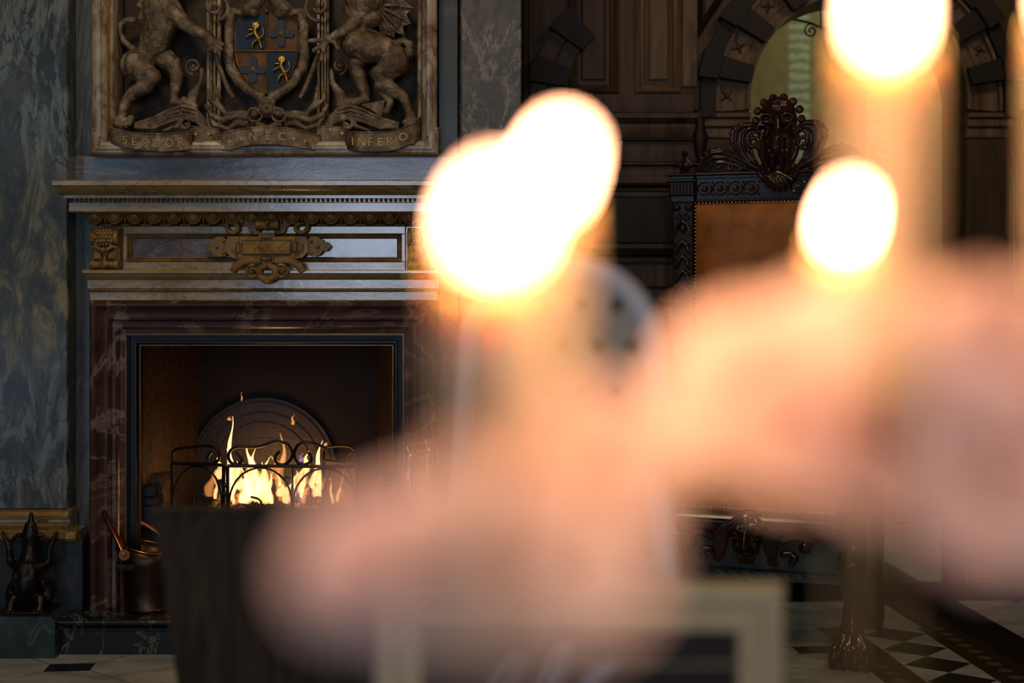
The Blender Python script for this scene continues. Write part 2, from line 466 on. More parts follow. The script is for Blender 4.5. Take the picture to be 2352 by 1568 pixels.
def wallpaper():
    m, nt, b = new_mat('green_yellow_striped_wallpaper')
    tc = nt.nodes.new('ShaderNodeTexCoord')
    sp = nt.nodes.new('ShaderNodeSeparateXYZ')
    nt.links.new(tc.outputs['Object'], sp.inputs[0])
    x = sp.outputs['X']
    n = noise(nt, coords(nt, (1, 1, 1)), 14, 5, 0.6)
    r = ramp(nt, [(0.3, (0.10, 0.085, 0.025)), (0.7, (0.17, 0.145, 0.05))])
    nt.links.new(n.outputs['Fac'], r.inputs['Fac'])
    c = r.outputs['Color']
    f = mathn(nt, 'FRACT', mathn(nt, 'DIVIDE', mathn(nt, 'ADD', x, -1.46), 0.42))
    s1 = mathn(nt, 'MULTIPLY', mathn(nt, 'GREATER_THAN', f, 0.0), mathn(nt, 'LESS_THAN', f, 0.26))
    w_ = nt.nodes.new('ShaderNodeTexWave')
    w_.bands_direction = 'Z'
    w_.inputs['Scale'].default_value = 6
    w_.inputs['Distortion'].default_value = 3
    w_.inputs['Detail Scale'].default_value = 4
    nt.links.new(tc.outputs['Object'], w_.inputs['Vector'])
    rs = ramp(nt, [(0.3, (0.12, 0.15, 0.09)), (0.6, (0.26, 0.28, 0.19))])
    nt.links.new(w_.outputs['Color'], rs.inputs['Fac'])
    c = mixc(nt, s1, c, rs.outputs['Color'])
    nt.links.new(c, b.inputs['Base Color'])
    b.inputs['Roughness'].default_value = 0.7
    return m


M['paper'] = wallpaper()


# ------------------------------------------------------------------ mesh builder
class MB:
    def __init__(s):
        s.v = []
        s.f = []

    def add(s, vs, fs):
        k = len(s.v)
        s.v += [Vector(a) for a in vs]
        s.f += [tuple(i + k for i in f) for f in fs]
        return s

    def box(s, a, b):
        x0, y0, z0 = [min(p, q) for p, q in zip(a, b)]
        x1, y1, z1 = [max(p, q) for p, q in zip(a, b)]
        return s.add([(x0, y0, z0), (x1, y0, z0), (x1, y1, z0), (x0, y1, z0), (x0, y0, z1), (x1, y0, z1), (x1, y1, z1), (x0, y1, z1)],
                     [(0, 3, 2, 1), (4, 5, 6, 7), (0, 1, 5, 4), (1, 2, 6, 5), (2, 3, 7, 6), (3, 0, 4, 7)])

    def bbox(s, a, b, c=0.004):
        """box whose front and side edges are chamfered"""
        x0, y0, z0 = [min(p, q) for p, q in zip(a, b)]
        x1, y1, z1 = [max(p, q) for p, q in zip(a, b)]
        lay = [(x0 + c, x1 - c, z0 + c, z1 - c, y0), (x0, x1, z0, z1, y0 + c), (x0, x1, z0, z1, y1)]
        vs, fs = [], []
        for (a0, a1, c0, c1, yy) in lay:
            vs += [(a0, yy, c0), (a1, yy, c0), (a1, yy, c1), (a0, yy, c1)]
        fs.append((0, 1, 2, 3))
        for L in range(2):
            for i in range(4):
                j = (i + 1) % 4
                fs.append((L * 4 + i, L * 4 + 4 + i, L * 4 + 4 + j, L * 4 + j))
        fs.append((8, 11, 10, 9))
        return s.add(vs, fs)

    def tube(s, pts, rad, n=10, cap=True, squash=None):
        pts = [Vector(p) for p in pts]
        if not hasattr(rad, '__len__'):
            rad = [rad] * len(pts)
        k = len(s.v)
        up = None
        m = len(pts)
        for i, p in enumerate(pts):
            t = (pts[min(i + 1, m - 1)] - pts[max(i - 1, 0)])
            if t.length < 1e-9:
                t = Vector((0, 0, 1))
            t.normalize()
            if up is None:
                up = Vector((0, 1, 0)) if abs(t.y) < 0.9 else Vector((1, 0, 0))
            a = up - t * up.dot(t)
            if a.length < 1e-5:
                a = t.orthogonal()
            a.normalize()
            up = a
            b = t.cross(a)
            for j in range(n):
                th = 2 * PI * j / n
                q = squash if squash else 1.0
                s.v.append(p + a * math.cos(th) * rad[i] * q + b * math.sin(th) * rad[i])
        for i in range(m - 1):
            for j in range(n):
                j2 = (j + 1) % n
                s.f.append((k + i * n + j, k + i * n + j2, k + (i + 1) * n + j2, k + (i + 1) * n + j))
        if cap:
            s.f.append(tuple(k + j for j in reversed(range(n))))
            s.f.append(tuple(k + (m - 1) * n + j for j in range(n)))
        return s

    def ell(s, c, r, n=14, m=9, rot=None):
        if not hasattr(r, '__len__'):
            r = (r, r, r)
        c = Vector(c)
        vs = []
        fs = []
        for i in range(m + 1):
            ph = PI * i / m
            for j in range(n):
                th = 2 * PI * j / n
                q = Vector((r[0] * math.sin(ph) * math.cos(th), r[1] * math.sin(ph) * math.sin(th), r[2] * math.cos(ph)))
                if rot is not None:
                    q = rot @ q
                vs.append(c + q)
        for i in range(m):
            for j in range(n):
                j2 = (j + 1) % n
                fs.append((i * n + j, (i + 1) * n + j, (i + 1) * n + j2, i * n + j2))
        return s.add(vs, fs)

    def chain(s, items, n=10):
        """tapered limb: (point, radius) list with round joints"""
        s.tube([p for p, r in items], [r for p, r in items], n)
        for p, r in items:
            s.ell(p, r, 10, 7)
        return s

    def lathe(s, prof, c=(0, 0, 0), n=28, axis='z', cap=True):
        c = Vector(c)
        k = len(s.v)
        for (r, h) in prof:
            for j in range(n):
                th = 2 * PI * j / n
                if axis == 'z':
                    q = Vector((r * math.cos(th), r * math.sin(th), h))
                elif axis == 'y':
                    q = Vector((r * math.cos(th), h, r * math.sin(th)))
                else:
                    q = Vector((h, r * math.cos(th), r * math.sin(th)))
                s.v.append(c + q)
        m = len(prof)
        for i in range(m - 1):
            for j in range(n):
                j2 = (j + 1) % n
                s.f.append((k + i * n + j, k + i * n + j2, k + (i + 1) * n + j2, k + (i + 1) * n + j))
        if cap:
            s.f.append(tuple(k + j for j in reversed(range(n))))
            s.f.append(tuple(k + (m - 1) * n + j for j in range(n)))
        return s

    def prism(s, pts, y0, y1):
        """outline in x,z extruded along y"""
        n = len(pts)
        vs = [(x, y0, z) for x, z in pts] + [(x, y1, z) for x, z in pts]
        fs = [tuple(range(n)), tuple(reversed(range(n, 2 * n)))]
        for i in range(n):
            j = (i + 1) % n
            fs.append((i, i + n, j + n, j))
        return s.add(vs, fs)

    def extr(s, prof, x0, x1):
        """profile in y,z extruded along x"""
        n = len(prof)
        vs = [(x0, y, z) for y, z in prof] + [(x1, y, z) for y, z in prof]
        fs = [tuple(range(n)), tuple(reversed(range(n, 2 * n)))]
        for i in range(n):
            j = (i + 1) % n
            fs.append((i, j, j + n, i + n))
        return s.add(vs, fs)

    def sweep(s, path, prof, conv, closed=False):
        """path: 2-D points; prof: (offset to the left of the path, height) points, open strip; mitred corners"""
        n = len(path)
        path = [Vector(p) for p in path]
        k = len(s.v)
        for i, p in enumerate(path):
            if closed or 0 < i < n - 1:
                d0 = (p - path[(i - 1) % n]).normalized()
                d1 = (path[(i + 1) % n] - p).normalized()
            elif i == 0:
                d0 = d1 = (path[1] - p).normalized()
            else:
                d0 = d1 = (p - path[i - 1]).normalized()
            n0 = Vector((-d0.y, d0.x))
            n1 = Vector((-d1.y, d1.x))
            b = (n0 + n1)
            b = b / max(0.2, (1 + n0.dot(n1)))
            for (u, v) in prof:
                s.v.append(Vector(conv(p.x + b.x * u, p.y + b.y * u, v)))
        m = len(prof)
        seg = n if closed else n - 1
        for i in range(seg):
            i2 = (i + 1) % n
            for j in range(m - 1):
                s.f.append((k + i * m + j, k + i * m + j + 1, k + i2 * m + j + 1, k + i2 * m + j))
        if not closed:
            s.f.append(tuple(k + j for j in range(m)))
            s.f.append(tuple(k + (n - 1) * m + j for j in reversed(range(m))))
        return s

    def mesh(s, name, mat, smooth=40):
        me = bpy.data.meshes.new(name)
        me.from_pydata([tuple(a) for a in s.v], [], s.f)
        bm = bmesh.new()
        bm.from_mesh(me)
        bmesh.ops.recalc_face_normals(bm, faces=bm.faces)
        bm.to_mesh(me)
        bm.free()
        me.materials.append(mat)
        if smooth:
            for p in me.polygons:
                p.use_smooth = True
            me.set_sharp_from_angle(angle=math.radians(smooth))
        return me

    def obj(s, name, mat, parent=None, smooth=40, blob=None):
        me = s.mesh(name, mat, smooth)
        if blob:
            me = remesh(me, blob)
            me.name = name
            me.materials.clear()
            me.materials.append(mat)
            for p in me.polygons:
                p.use_smooth = True
        o = bpy.data.objects.new(name, me)
        COL.objects.link(o)
        if parent is not None:
            o.parent = parent
        return o


def remesh(me, vox):
    """melt overlapping shapes into one continuous carved surface"""
    o = bpy.data.objects.new('tmp', me)
    COL.objects.link(o)
    r = o.modifiers.new('r', 'REMESH')
    r.mode = 'VOXEL'
    r.voxel_size = vox
    sm = o.modifiers.new('s', 'SMOOTH')
    sm.factor = 0.5
    sm.iterations = 2
    dg = bpy.context.evaluated_depsgraph_get()
    dg.update()
    out = bpy.data.meshes.new_from_object(o.evaluated_get(dg))
    bpy.data.objects.remove(o)
    return out


def tag(o, label, cat, group=None, kind=None):
    o['label'] = label
    o['category'] = cat
    if group:
        o['group'] = group
    if kind:
        o['kind'] = kind
    return o


def thing(name, label, cat, loc=(0, 0, 0), rz=0, group=None):
    o = bpy.data.objects.new(name, None)
    o.empty_display_size = 0.05
    COL.objects.link(o)
    o.location = loc
    o.rotation_euler = (0, 0, rz)
    return tag(o, label, cat, group)


def struct(name, mb, mat, smooth=40):
    o = mb.obj(name, mat, None, smooth)
    o['kind'] = 'structure'
    return o


def copy_tree(o, parent=None):
    c = o.copy()
    COL.objects.link(c)
    c.parent = parent
    for ch in list(o.children):
        copy_tree(ch, c)
    return c


def arc(cx, cz, r, a0, a1, n):
    return [(cx + r * math.cos(math.radians(a0 + (a1 - a0) * i / n)), cz + r * math.sin(math.radians(a0 + (a1 - a0) * i / n))) for i in range(n + 1)]


def spiral(cx, cz, r0, r1, a0, turns, n=26):
    out = []
    for i in range(n + 1):
        t = i / n
        a = math.radians(a0) + turns * 2 * PI * t
        r = r0 + (r1 - r0) * t
        out.append((cx + r * math.cos(a), cz + r * math.sin(a)))
    return out


# ================================================================== ROOM
WALL = 5.57            # front face of the oak wall
RX0, RX1, RY0, RTOP = -6.0, 4.6, -3.1, 4.3
struct('floor', MB().box((RX0, RY0, -0.1), (RX1, 8.0, 0)), M['floor'])
struct('ceiling', MB().box((RX0, RY0, RTOP), (RX1, 8.0, RTOP + 0.1)), M['plaster'])
struct('wall_left', MB().box((RX0 - 0.1, RY0, 0), (RX0, 8.0, RTOP)), M['panel_dk'])
struct('wall_right', MB().box((RX1, RY0, 0), (RX1 + 0.1, 8.0, RTOP)), M['panel_dk'])
# wall behind the photographer with its two windows
mb = MB()
for (a, b, c, d) in ((RX0, -5.35, 0, RTOP), (-3.75, -2.1, 0, RTOP), (-0.4, RX1, 0, RTOP), (-5.35, -3.75, 0, 0.05), (-5.35, -3.75, 0.9, 2.15), (-5.35, -3.75, 3.35, RTOP), (-2.1, -0.4, 0, 0.9), (-2.1, -0.4, 3.0, RTOP)):
    mb.box((a, RY0 - 0.15, c), (b, RY0, d))
struct('wall_rear', mb, M['panel_dk'])

# oak wall with the arched opening
SW = FPX / WALL
ACX, ACZ, AR = X(1968, WALL), Z(235, WALL), 248 / SW
ARO = 362 / SW
pts = [(ACX - AR, 0)] + [p for p in reversed(arc(ACX, ACZ, AR, 0, 180, 30))] + [(ACX + AR, 0)]
outer = [(RX1, 0), (RX1, RTOP), (RX0, RTOP), (RX0, 0)]
mb = MB()
mb.box((RX0, WALL, 0), (ACX - AR, WALL + 0.3, RTOP))
mb.box((ACX + AR, WALL, 0), (RX1, WALL + 0.3, RTOP))
ap = arc(ACX, ACZ, AR, 180, 0, 30)
for i in range(30):
    (xa, za), (xb, zb) = ap[i], ap[i + 1]
    mb.add([(xa, WALL, za), (xb, WALL, zb), (xb, WALL, RTOP), (xa, WALL, RTOP), (xa, WALL + 0.3, za), (xb, WALL + 0.3, zb), (xb, WALL + 0.3, RTOP), (xa, WALL + 0.3, RTOP)],
           [(0, 1, 2, 3), (4, 7, 6, 5), (0, 4, 5, 1)])
struct('wall_back', mb, M['panel'])
struct('wall_side_room', MB().box((0.2, 7.5, 0), (4.0, 7.6, RTOP)), M['paper'])
struct('wall_side_room_left', MB().box((0.1, WALL + 0.3, 0), (0.2, 7.6, RTOP)), M['paper'])
struct('wall_side_room_right', MB().box((4.0, WALL + 0.3, 0), (4.1, 7.6, RTOP)), M['paper'])


def rectpath(px0, px1, py0, py1, d):
    x0, x1, z1, z0 = X(px0, d), X(px1, d), Z(py0, d), Z(py1, d)
    return [(x0, z0), (x1, z0), (x1, z1), (x0, z1)]


def front(d):
    return lambda x, z, h: (x, d - h, z)


# panel mouldings on the oak wall (left of a counter-clockwise path is inwards)
prof = [(0, 0), (0, 0.012), (0.008, 0.020), (0.016, 0.012), (0.022, 0.006), (0.03, 0.010), (0.034, 0.0)]
k = 0
for (a, b, c, d, mt) in ((1305, 1420, -260, 215, 'panel'), (1460, 1565, -260, 215, 'panel_lt'), (1235, 1420, 690, 1200, 'panel_dk'), (1440, 1600, 690, 1200, 'panel_dk'), (1235, 1590, 420, 590, 'panel_dk')):
    k += 1
    mb = MB().sweep(rectpath(a, b, c, d, WALL), prof, front(WALL), True)
    mb.bbox((X(a + 30, WALL), WALL - 0.008, Z(d - 30, WALL)), (X(b - 30, WALL), WALL + 0.01, Z(c + 30, WALL)), 0.006)
    struct('trim_%d' % k, mb, M[mt])
# rails and cornices of the panelling; the lowest strip is painted shade
for (y0, y1, out, mt, x0, x1) in ((216, 258, 0.010, 'panel', 1215, 1610), (262, 285, 0.050, 'panel', 1215, 1600), (285, 318, 0.028, 'panel', 1215, 1600), (320, 324, 0.040, 'panel_lt', 1215, 1600),
                                  (326, 372, 0.012, 'panel', 1215, 1600), (374, 382, 0.022, 'panel', 1215, 1600), (595, 606, 0.016, 'panel', 1215, 1605), (654, 662, 0.016, 'panel', 1215, 1605),
                                  (1335, 1378, 0.02, 'panel_dk', 1215, 2352)):  # dark strip stands for the shade at the wall foot
    k += 1
    zz0, zz1 = Z(y1, WALL), Z(y0, WALL)
    p = [(WALL, zz0), (WALL - out * 0.6, zz0 + 0.001), (WALL - out, (zz0 + zz1) / 2), (WALL - out, zz1 - 0.002), (WALL, zz1)]
    struct('trim_%d' % k, MB().extr(p, X(x0, WALL), X(x1, WALL)), M[mt])
# stiles
for (x0, x1, y0, y1, out, mt) in ((1566, 1602, -260, 200, 0.012, 'panel_lt'), (1200, 1216, -260, 1378, 0.03, 'panel_dk')):
    k += 1
    struct('trim_%d' % k, MB().bbox((X(x0, WALL), WALL - out, Z(y1, WALL)), (X(x1, WALL), WALL + 0.01, Z(y0, WALL))), M[mt])
# triangular spandrel panel
tri = [P(1603, -200, WALL), P(1790, -200, WALL), P(1603, 88, WALL)]
k += 1
struct('trim_%d' % k, MB().sweep([(a.x, a.z) for a in (tri[0], tri[2], tri[1])], prof, front(WALL), True), M['panel_dk'])


# arch ornament: archivolt band with projecting blocks and carved rosettes
def band_arc(mb, cx, cz, r0, r1, a0, a1, y0, y1, n=40):
    A = arc(cx, cz, r0, a0, a1, n)
    B = arc(cx, cz, r1, a0, a1, n)
    vs, fs = [], []
    for (p, q) in zip(A, B):
        vs += [(p[0], y0, p[1]), (q[0], y0, q[1]), (q[0], y1, q[1]), (p[0], y1, p[1])]
    for i in range(n):
        for j in range(4):
            j2 = (j + 1) % 4
            fs.append((i * 4 + j, i * 4 + 4 + j, i * 4 + 4 + j2, i * 4 + j2))
    fs.append((0, 1, 2, 3))
    fs.append((n * 4 + 3, n * 4 + 2, n * 4 + 1, n * 4))
    mb.add(vs, fs)


u = 1 / SW
mb = MB()
band_arc(mb, ACX, ACZ, 248 * u, 330 * u, -4, 184, WALL - 0.02, WALL + 0.01)
band_arc(mb, ACX, ACZ, 248 * u, 256 * u, -4, 184, WALL - 0.04, WALL + 0.01)
band_arc(mb, ACX, ACZ, 278 * u, 282 * u, -4, 184, WALL - 0.027, WALL + 0.01)
band_arc(mb, ACX, ACZ, 320 * u, 328 * u, -4, 184, WALL - 0.04, WALL + 0.01)
struct('trim_%d' % (k + 1), mb, M['panel_lt'])
mb = MB()
band_arc(mb, ACX, ACZ, 330 * u, 363 * u, -6, 186, WALL - 0.055, WALL + 0.01)
struct('trim_%d' % (k + 2), mb, M['panel_dk'])  # shade on the outer moulding put into its dark colour
mb = MB()
rb = MB()
for i in range(8):
    a = 180 - 13.5 - 22 * i
    if a > 8:
        band_arc(mb, ACX, ACZ, 254 * u, 340 * u, a - 4.3, a + 4.3, WALL - 0.075, WALL, 4)
        band_arc(mb, ACX, ACZ, 330 * u, 372 * u, a - 5.2, a + 5.2, WALL - 0.09, WALL, 4)
    a2 = 180 - 2.5 - 22 * i
    c = Vector((ACX + 301 * u * math.cos(math.radians(a2)), WALL - 0.022, ACZ + 301 * u * math.sin(math.radians(a2))))
    rb.ell(c, (0.011, 0.010, 0.011))
    for j in range(4):
        t = math.radians(a2 + 45 + 90 * j)
        e = c + Vector((math.cos(t), 0, math.sin(t))) * 0.026
        rb.ell((c + e) / 2, (0.016, 0.004, 0.006), rot=Matrix.Rotation(-t, 3, 'Y'))
struct('trim_%d' % (k + 3), mb, M['panel_dk'])
struct('trim_%d' % (k + 4), rb, M['panel'])
# the carved arch fragment beside the chimney breast
mb = MB()
fx_, fz_ = X(1500, WALL), Z(235, WALL)
band_arc(mb, fx_, fz_, 205 * u, 240 * u, 132, 178, WALL - 0.03, WALL)
band_arc(mb, fx_, fz_, 245 * u, 282 * u, 132, 178, WALL - 0.03, WALL)
struct('trim_%d' % (k + 5), mb, M['grey_wood'] if 'grey_wood' in M else M['panel'])
mb = MB()
for a in (139, 165):
    band_arc(mb, fx_, fz_, 200 * u, 290 * u, a - 6, a + 6, WALL - 0.07, WALL, 4)
struct('trim_%d' % (k + 6), mb, M['panel_dk'])
# imposts and pilasters carrying the arch
for i, sgn in enumerate((-1, 1)):
    mb = MB()
    xi, xo = ACX + sgn * AR, ACX + sgn * ARO
    mb.bbox((xi, WALL - 0.05, Z(273, WALL)), (xo, WALL, Z(262, WALL)), 0.004)
    mb.bbox((xi, WALL - 0.035, Z(293, WALL)), (xo, WALL, Z(273, WALL)), 0.004)
    mb.bbox((xi, WALL - 0.02, Z(318, WALL)), (xo, WALL, Z(293, WALL)), 0.004)
    struct('trim_%d' % (k + 7 + 3 * i), mb, M['panel_lt'])
    struct('trim_%d' % (k + 8 + 3 * i), MB().bbox((xi, WALL - 0.012, 0), (xo - sgn * 0.02, WALL, Z(318, WALL))), M['panel'])
    # dark turned half column at the outer edge
    mb = MB()
    zt, zb = Z(255, WALL), Z(440, WALL)
    prof_c = [(0.012, zb), (0.016, zb + .05), (0.020, zb + .09), (0.014, zb + .12), (0.024, zb + .16), (0.030, zb + .21), (0.018, zb + .25), (0.022, zt)]
    mb.lathe(prof_c, (xo, WALL - 0.03, 0), 14)
    mb.lathe([(0.012, 0), (0.012, zb)], (xo, WALL - 0.03, 0), 14)
    struct('trim_%d' % (k + 9 + 3 * i), mb, M['panel_dk'])
# wrought iron scroll of the lantern seen through the arch
lan = thing('hanging_lantern', 'dark wrought iron scroll bracket in the head of the arch', 'lantern', (X(1885, 5.9), 5.9, Z(60, 5.9)))
mb = MB()
mb.tube([(x, 0, z) for x, z in spiral(-.04, -0.02, .03, .006, 90, 1.4)], .004, 6)
mb.tube([(x, 0, z) for x, z in spiral(.04, -0.02, .03, .006, 90, -1.4)], .004, 6)
mb.tube([(-.12, 0, .03), (-.04, 0, .012), (.05, 0, -.03), (.12, 0, -.08)], .005, 6)
mb.tube([(0, 0, 0), (0, 0, ACZ + AR - Z(60, 5.9) + 0.0)], .003, 6)
mb.obj('scroll', M['black_metal'], lan)

# ================================================================== CHIMNEYPIECE
CX = -0.85
cp = thing('chimneypiece', 'great polished marble chimneypiece with carved frieze around the burning fire', 'fireplace', (CX, 5.0, 0))


def part(mb, name, mat, smooth=40, parent=None, label=None, blob=None):
    """world coordinates; parented to the chimneypiece without moving"""
    par = parent or cp
    o = mb.obj(name, mat, par, smooth, blob)
    o.matrix_parent_inverse = Matrix.Identity(4)
    o.location = -par_loc(par)
    if label:
        o['label'] = label
    return o


def par_loc(p):
    v = Vector((0, 0, 0))
    while p is not None:
        v += Vector(p.location)
        p = p.parent
    return v


BX0, BX1 = -1.78, X(1198, 4.90)
FO0, FO1 = X(285, 4.88), 2 * CX - X(285, 4.88)      # metal surround outer
OX0, OX1 = X(320, 4.92), 2 * CX - X(320, 4.92)      # firebox opening
OZ = Z(795, 4.92)
HZ = 0.124                                          # top of the hearth
# masonry body
mb = MB()
mb.box((BX0, 5.08, 0), (OX0, WALL, RTOP))
mb.box((OX1, 5.08, 0), (BX1, WALL, RTOP))
mb.box((OX0, 5.08, OZ), (OX1, WALL, RTOP))
part(mb, 'masonry_core', M['black_stone'])

# outer pilasters
for (x0, x1, mt, lab) in ((BX0, X(156, 4.88), 'pilaster', 'blue-grey veined marble pilaster'), (X(1058, 4.90), BX1, 'pilaster_r', 'mauve-grey veined marble pilaster')):
    mb = MB().bbox((x0, 4.88, Z(1170, 4.88)), (x1, 5.08, RTOP), 0.005)
    pil = part(mb, 'pilaster', M[mt], label=lab)
    zb0, zb1 = Z(1238, 4.86), Z(1172, 4.86)
    h = zb1 - zb0
    pr = [(4.95, zb0), (4.82, zb0), (4.812, zb0 + .1 * h), (4.82, zb0 + .32 * h), (4.845, zb0 + .36 * h), (4.835, zb0 + .5 * h), (4.862, zb0 + .58 * h),
          (4.862, zb0 + .68 * h), (4.845, zb0 + .72 * h), (4.84, zb0 + .85 * h), (4.85, zb0 + .97 * h), (4.88, zb1), (4.95, zb1)]
    mb = MB().extr(pr, x0, x1 + .012)
    o2 = 0.045
    mb.extr([(4.95, zb0), (4.82, zb0), (4.812, zb0 + .1 * h), (4.82, zb0 + .32 * h), (4.95, zb0 + .32 * h)], x0, x1 + o2)
    part(mb, 'base_moulding', M['yellow'])
    part(MB().bbox((x0, 4.87, 0), (x1 + .055, 5.08, zb0), .004), 'plinth', M['black_stone'])
# strips beside the pilasters
part(MB().bbox((X(159, 4.97), 4.97, 0), (X(207, 4.97) + .03, 5.08, RTOP)), 'side_strip', M['strip'])
part(MB().bbox((X(1006, 4.97), 4.97, 0), (X(1053, 4.97), 5.08, RTOP)), 'side_strip', M['strip'])
part(MB().bbox((X(1053.5, 4.975), 4.985, 0), (X(1058, 4.975), 5.08, RTOP)), 'joint_strip', M['red'])
part(MB().bbox((X(159, 4.965), 4.965, Z(416, 4.965)), (X(1053, 4.965), 5.08, Z(357, 4.965)), .004), 'overmantel_rail', M['rail'])
part(MB().bbox((X(165, 4.97), 4.98, Z(700, 4.97)), (X(1053, 4.97), 5.08, Z(410, 4.97))), 'backing_slab', M['rail'])


def sym(px, d):
    x = X(px, d)
    return (x, 2 * CX - x)


# mantel shelf
mb = MB()
a, b = sym(119, 4.70)
zt = Z(413, 4.70)
t0 = Z(427, 4.70)
mb.extr([(5.0, zt), (4.703, zt), (4.70, zt - .003), (4.70, t0 + .003), (4.703, t0), (5.0, t0)], a, b)
a2, b2 = sym(132, 4.75)
zc = Z(449, 4.79)
cv = [(5.0, t0)] + [(4.715 + .07 * (i / 8) ** 1.6, t0 - (t0 - zc) * math.sin(PI / 2 * i / 8)) for i in range(9)] + [(5.0, zc)]
mb.extr(cv, a2 + .005, b2 - .005)
part(mb, 'mantel_shelf', M['yellow'])
mb = MB()
a3, b3 = sym(146, 4.77)
mb.extr([(5.0, zc), (4.77, zc), (4.77, Z(455, 4.77)), (5.0, Z(455, 4.77))], a3, b3)
a4, b4 = sym(157, 4.78)
mb.bbox((a4, 4.78, Z(487, 4.78)), (b4, 5.0, Z(463.5, 4.78)), .003)
mb.box((a4 + .003, 4.80, Z(464, 4.78)), (b4 - .003, 5.0, Z(454, 4.78)))
part(mb, 'fascia', M['yellow'])
mb = MB()
n = int((b4 - a4) / .0163)
for i in range(n + 1):
    mb.ell((a4 + .004 + (b4 - a4 - .008) * i / n, 4.793, Z(459.3, 4.79)), .0058, 10, 6)
part(mb, 'bead_moulding', M['yellow_dk'])
# egg and dart
mb = MB()
a5, b5 = sym(200, 4.86)
mb.extr([(5.0, Z(486, 4.8)), (4.82, Z(486, 4.8)), (4.85, Z(500, 4.85)), (4.885, Z(513, 4.87)), (5.0, Z(513, 4.87))], a5, b5)
n = 18
w_ = (b5 - a5) / n
for i in range(n):
    x = a5 + w_ * (i + .5)
    zc_ = Z(495, 4.84)
    mb.ell((x, 4.848, zc_), (w_ * .33, .024, .026))
    ring = [(x + w_ * .37 * math.cos(t), 4.838 + .012 * (1 - math.sin(t + PI)) * .5, zc_ + .004 + .031 * math.sin(t)) for t in [PI + PI * j / 12 for j in range(13)]]
    mb.tube([(ring[0][0], ring[0][1], zc_ + .016)] + ring + [(ring[-1][0], ring[-1][1], zc_ + .016)], .0035, 6)
    mb.ell((x + w_ / 2, 4.848, zc_ - .006), (.004, .008, .024), 8, 6)
part(mb, 'egg_and_dart_moulding', M['yellow_dk'], label='brown carved egg moulding')
mb = MB()
for i in range(n):
    x = a5 + w_ * (i + 1)
    zz = Z(516.5, 4.87)
    if i < n - 1:
        mb.tube([(x - w_ * .3, 4.868, zz), (x - w_ * .27, 4.868, zz), (x + w_ * .27, 4.868, zz), (x + w_ * .3, 4.868, zz)], [.002, .0048, .0048, .002], 8)
        for q in (-.42, .42):
            mb.ell((x + w_ * q, 4.868, zz), (.003, .006, .006), 8, 6)
part(mb, 'bead_and_reel_moulding', M['yellow_dk'])

# frieze board with sunk marble panels
FZ0, FZ1 = Z(622, 4.88), Z(519, 4.88)
fa, fb = sym(207, 4.88)
ia, ib = sym(283, 4.88)
mb = MB()
mb.bbox((fa, 4.90, FZ0), (fb, 5.0, FZ1), .002)
part(mb, 'frieze_back', M['yellow'])
px0, px1 = sym(292, 4.88)
pz0, pz1 = Z(601, 4.88), Z(537, 4.88)
mb = MB()
mb.bbox((ia, 4.878, pz1), (ib, 4.9, FZ1), .002).bbox((ia, 4.878, FZ0), (ib, 4.9, pz0), .002)
mb.bbox((ia, 4.878, pz0), (px0, 4.9, pz1), .002).bbox((px1, 4.878, pz0), (ib, 4.9, pz1), .002)
part(mb, 'frieze_frame', M['yellow'])
mb = MB().sweep([(px0, pz0), (px1, pz0), (px1, pz1), (px0, pz1)], [(0, -.02), (0, .003), (.004, .006), (.008, -.004), (.010, -.004), (.012, .001), (.015, -.006), (.017, -.014)], front(4.88), True)
part(mb, 'panel_moulding', M['yellow_dk'])
part(MB().box((px0 + .012, 4.892, pz0 + .012), (px1 - .012, 4.9, pz1 - .012)), 'inlay_panel', M['violet'], label='polished violet-brown marble inlay')
# the two consoles
for sgn in (-1, 1):
    c = CX + sgn * (CX - X(242, 4.86)) * 1.0
    mb = MB()
    z0, z1 = Z(620, 4.86), Z(523, 4.86)
    H = z1 - z0
    mb.bbox((c - .048, 4.865, z0), (c + .048, 4.9, z1), .004)
    mb.lathe([(.026, -.047), (.028, -.044), (.028, -.034), (.025, -.031), (.030, 0), (.025, .031), (.028, .034), (.028, .044), (.026, .047)], (c, 4.862, z1 - .033), 18, 'x')
    for r_ in range(5):
        for q in range(-2, 3):
            t = -.9 + r_ * .45
            mb.ell((c + q * .012 + (r_ % 2) * .006 - .003, 4.862 - .029 * math.cos(t), z1 - .033 + .029 * math.sin(t)), (.0065, .005, .007), 8, 6)
    mb.lathe([(.014, -.047), (.016, -.044), (.016, -.034), (.012, -.031), (.013, -.01), (.016, -.006), (.016, .006), (.013, .01), (.012, .031), (.016, .034), (.016, .044), (.014, .047)], (c, 4.855, z0 + .018), 16, 'x')
    for q in (-.025, .025):
        mb.bbox((c + q - .016, 4.850, z0 + .034), (c + q + .016, 4.87, z0 + .066), .006)
    mb.tube([(c - .046, 4.85, z0 + .076), (c - .028, 4.845, z0 + .080), (c - .014, 4.84, z0 + .070), (c, 4.838, z0 + .062), (c + .014, 4.84, z0 + .070), (c + .028, 4.845, z0 + .080), (c + .046, 4.85, z0 + .076)],
            [.004, .007, .006, .008, .006, .007, .004], 8)
    mb.ell((c, 4.832, z0 + .068), .009)
    mb.chain([(Vector((c, 4.85, z0 + .05)), .006), (Vector((c, 4.848, z0 + .025)), .005)])
    part(mb, 'console', M['yellow_dk'])
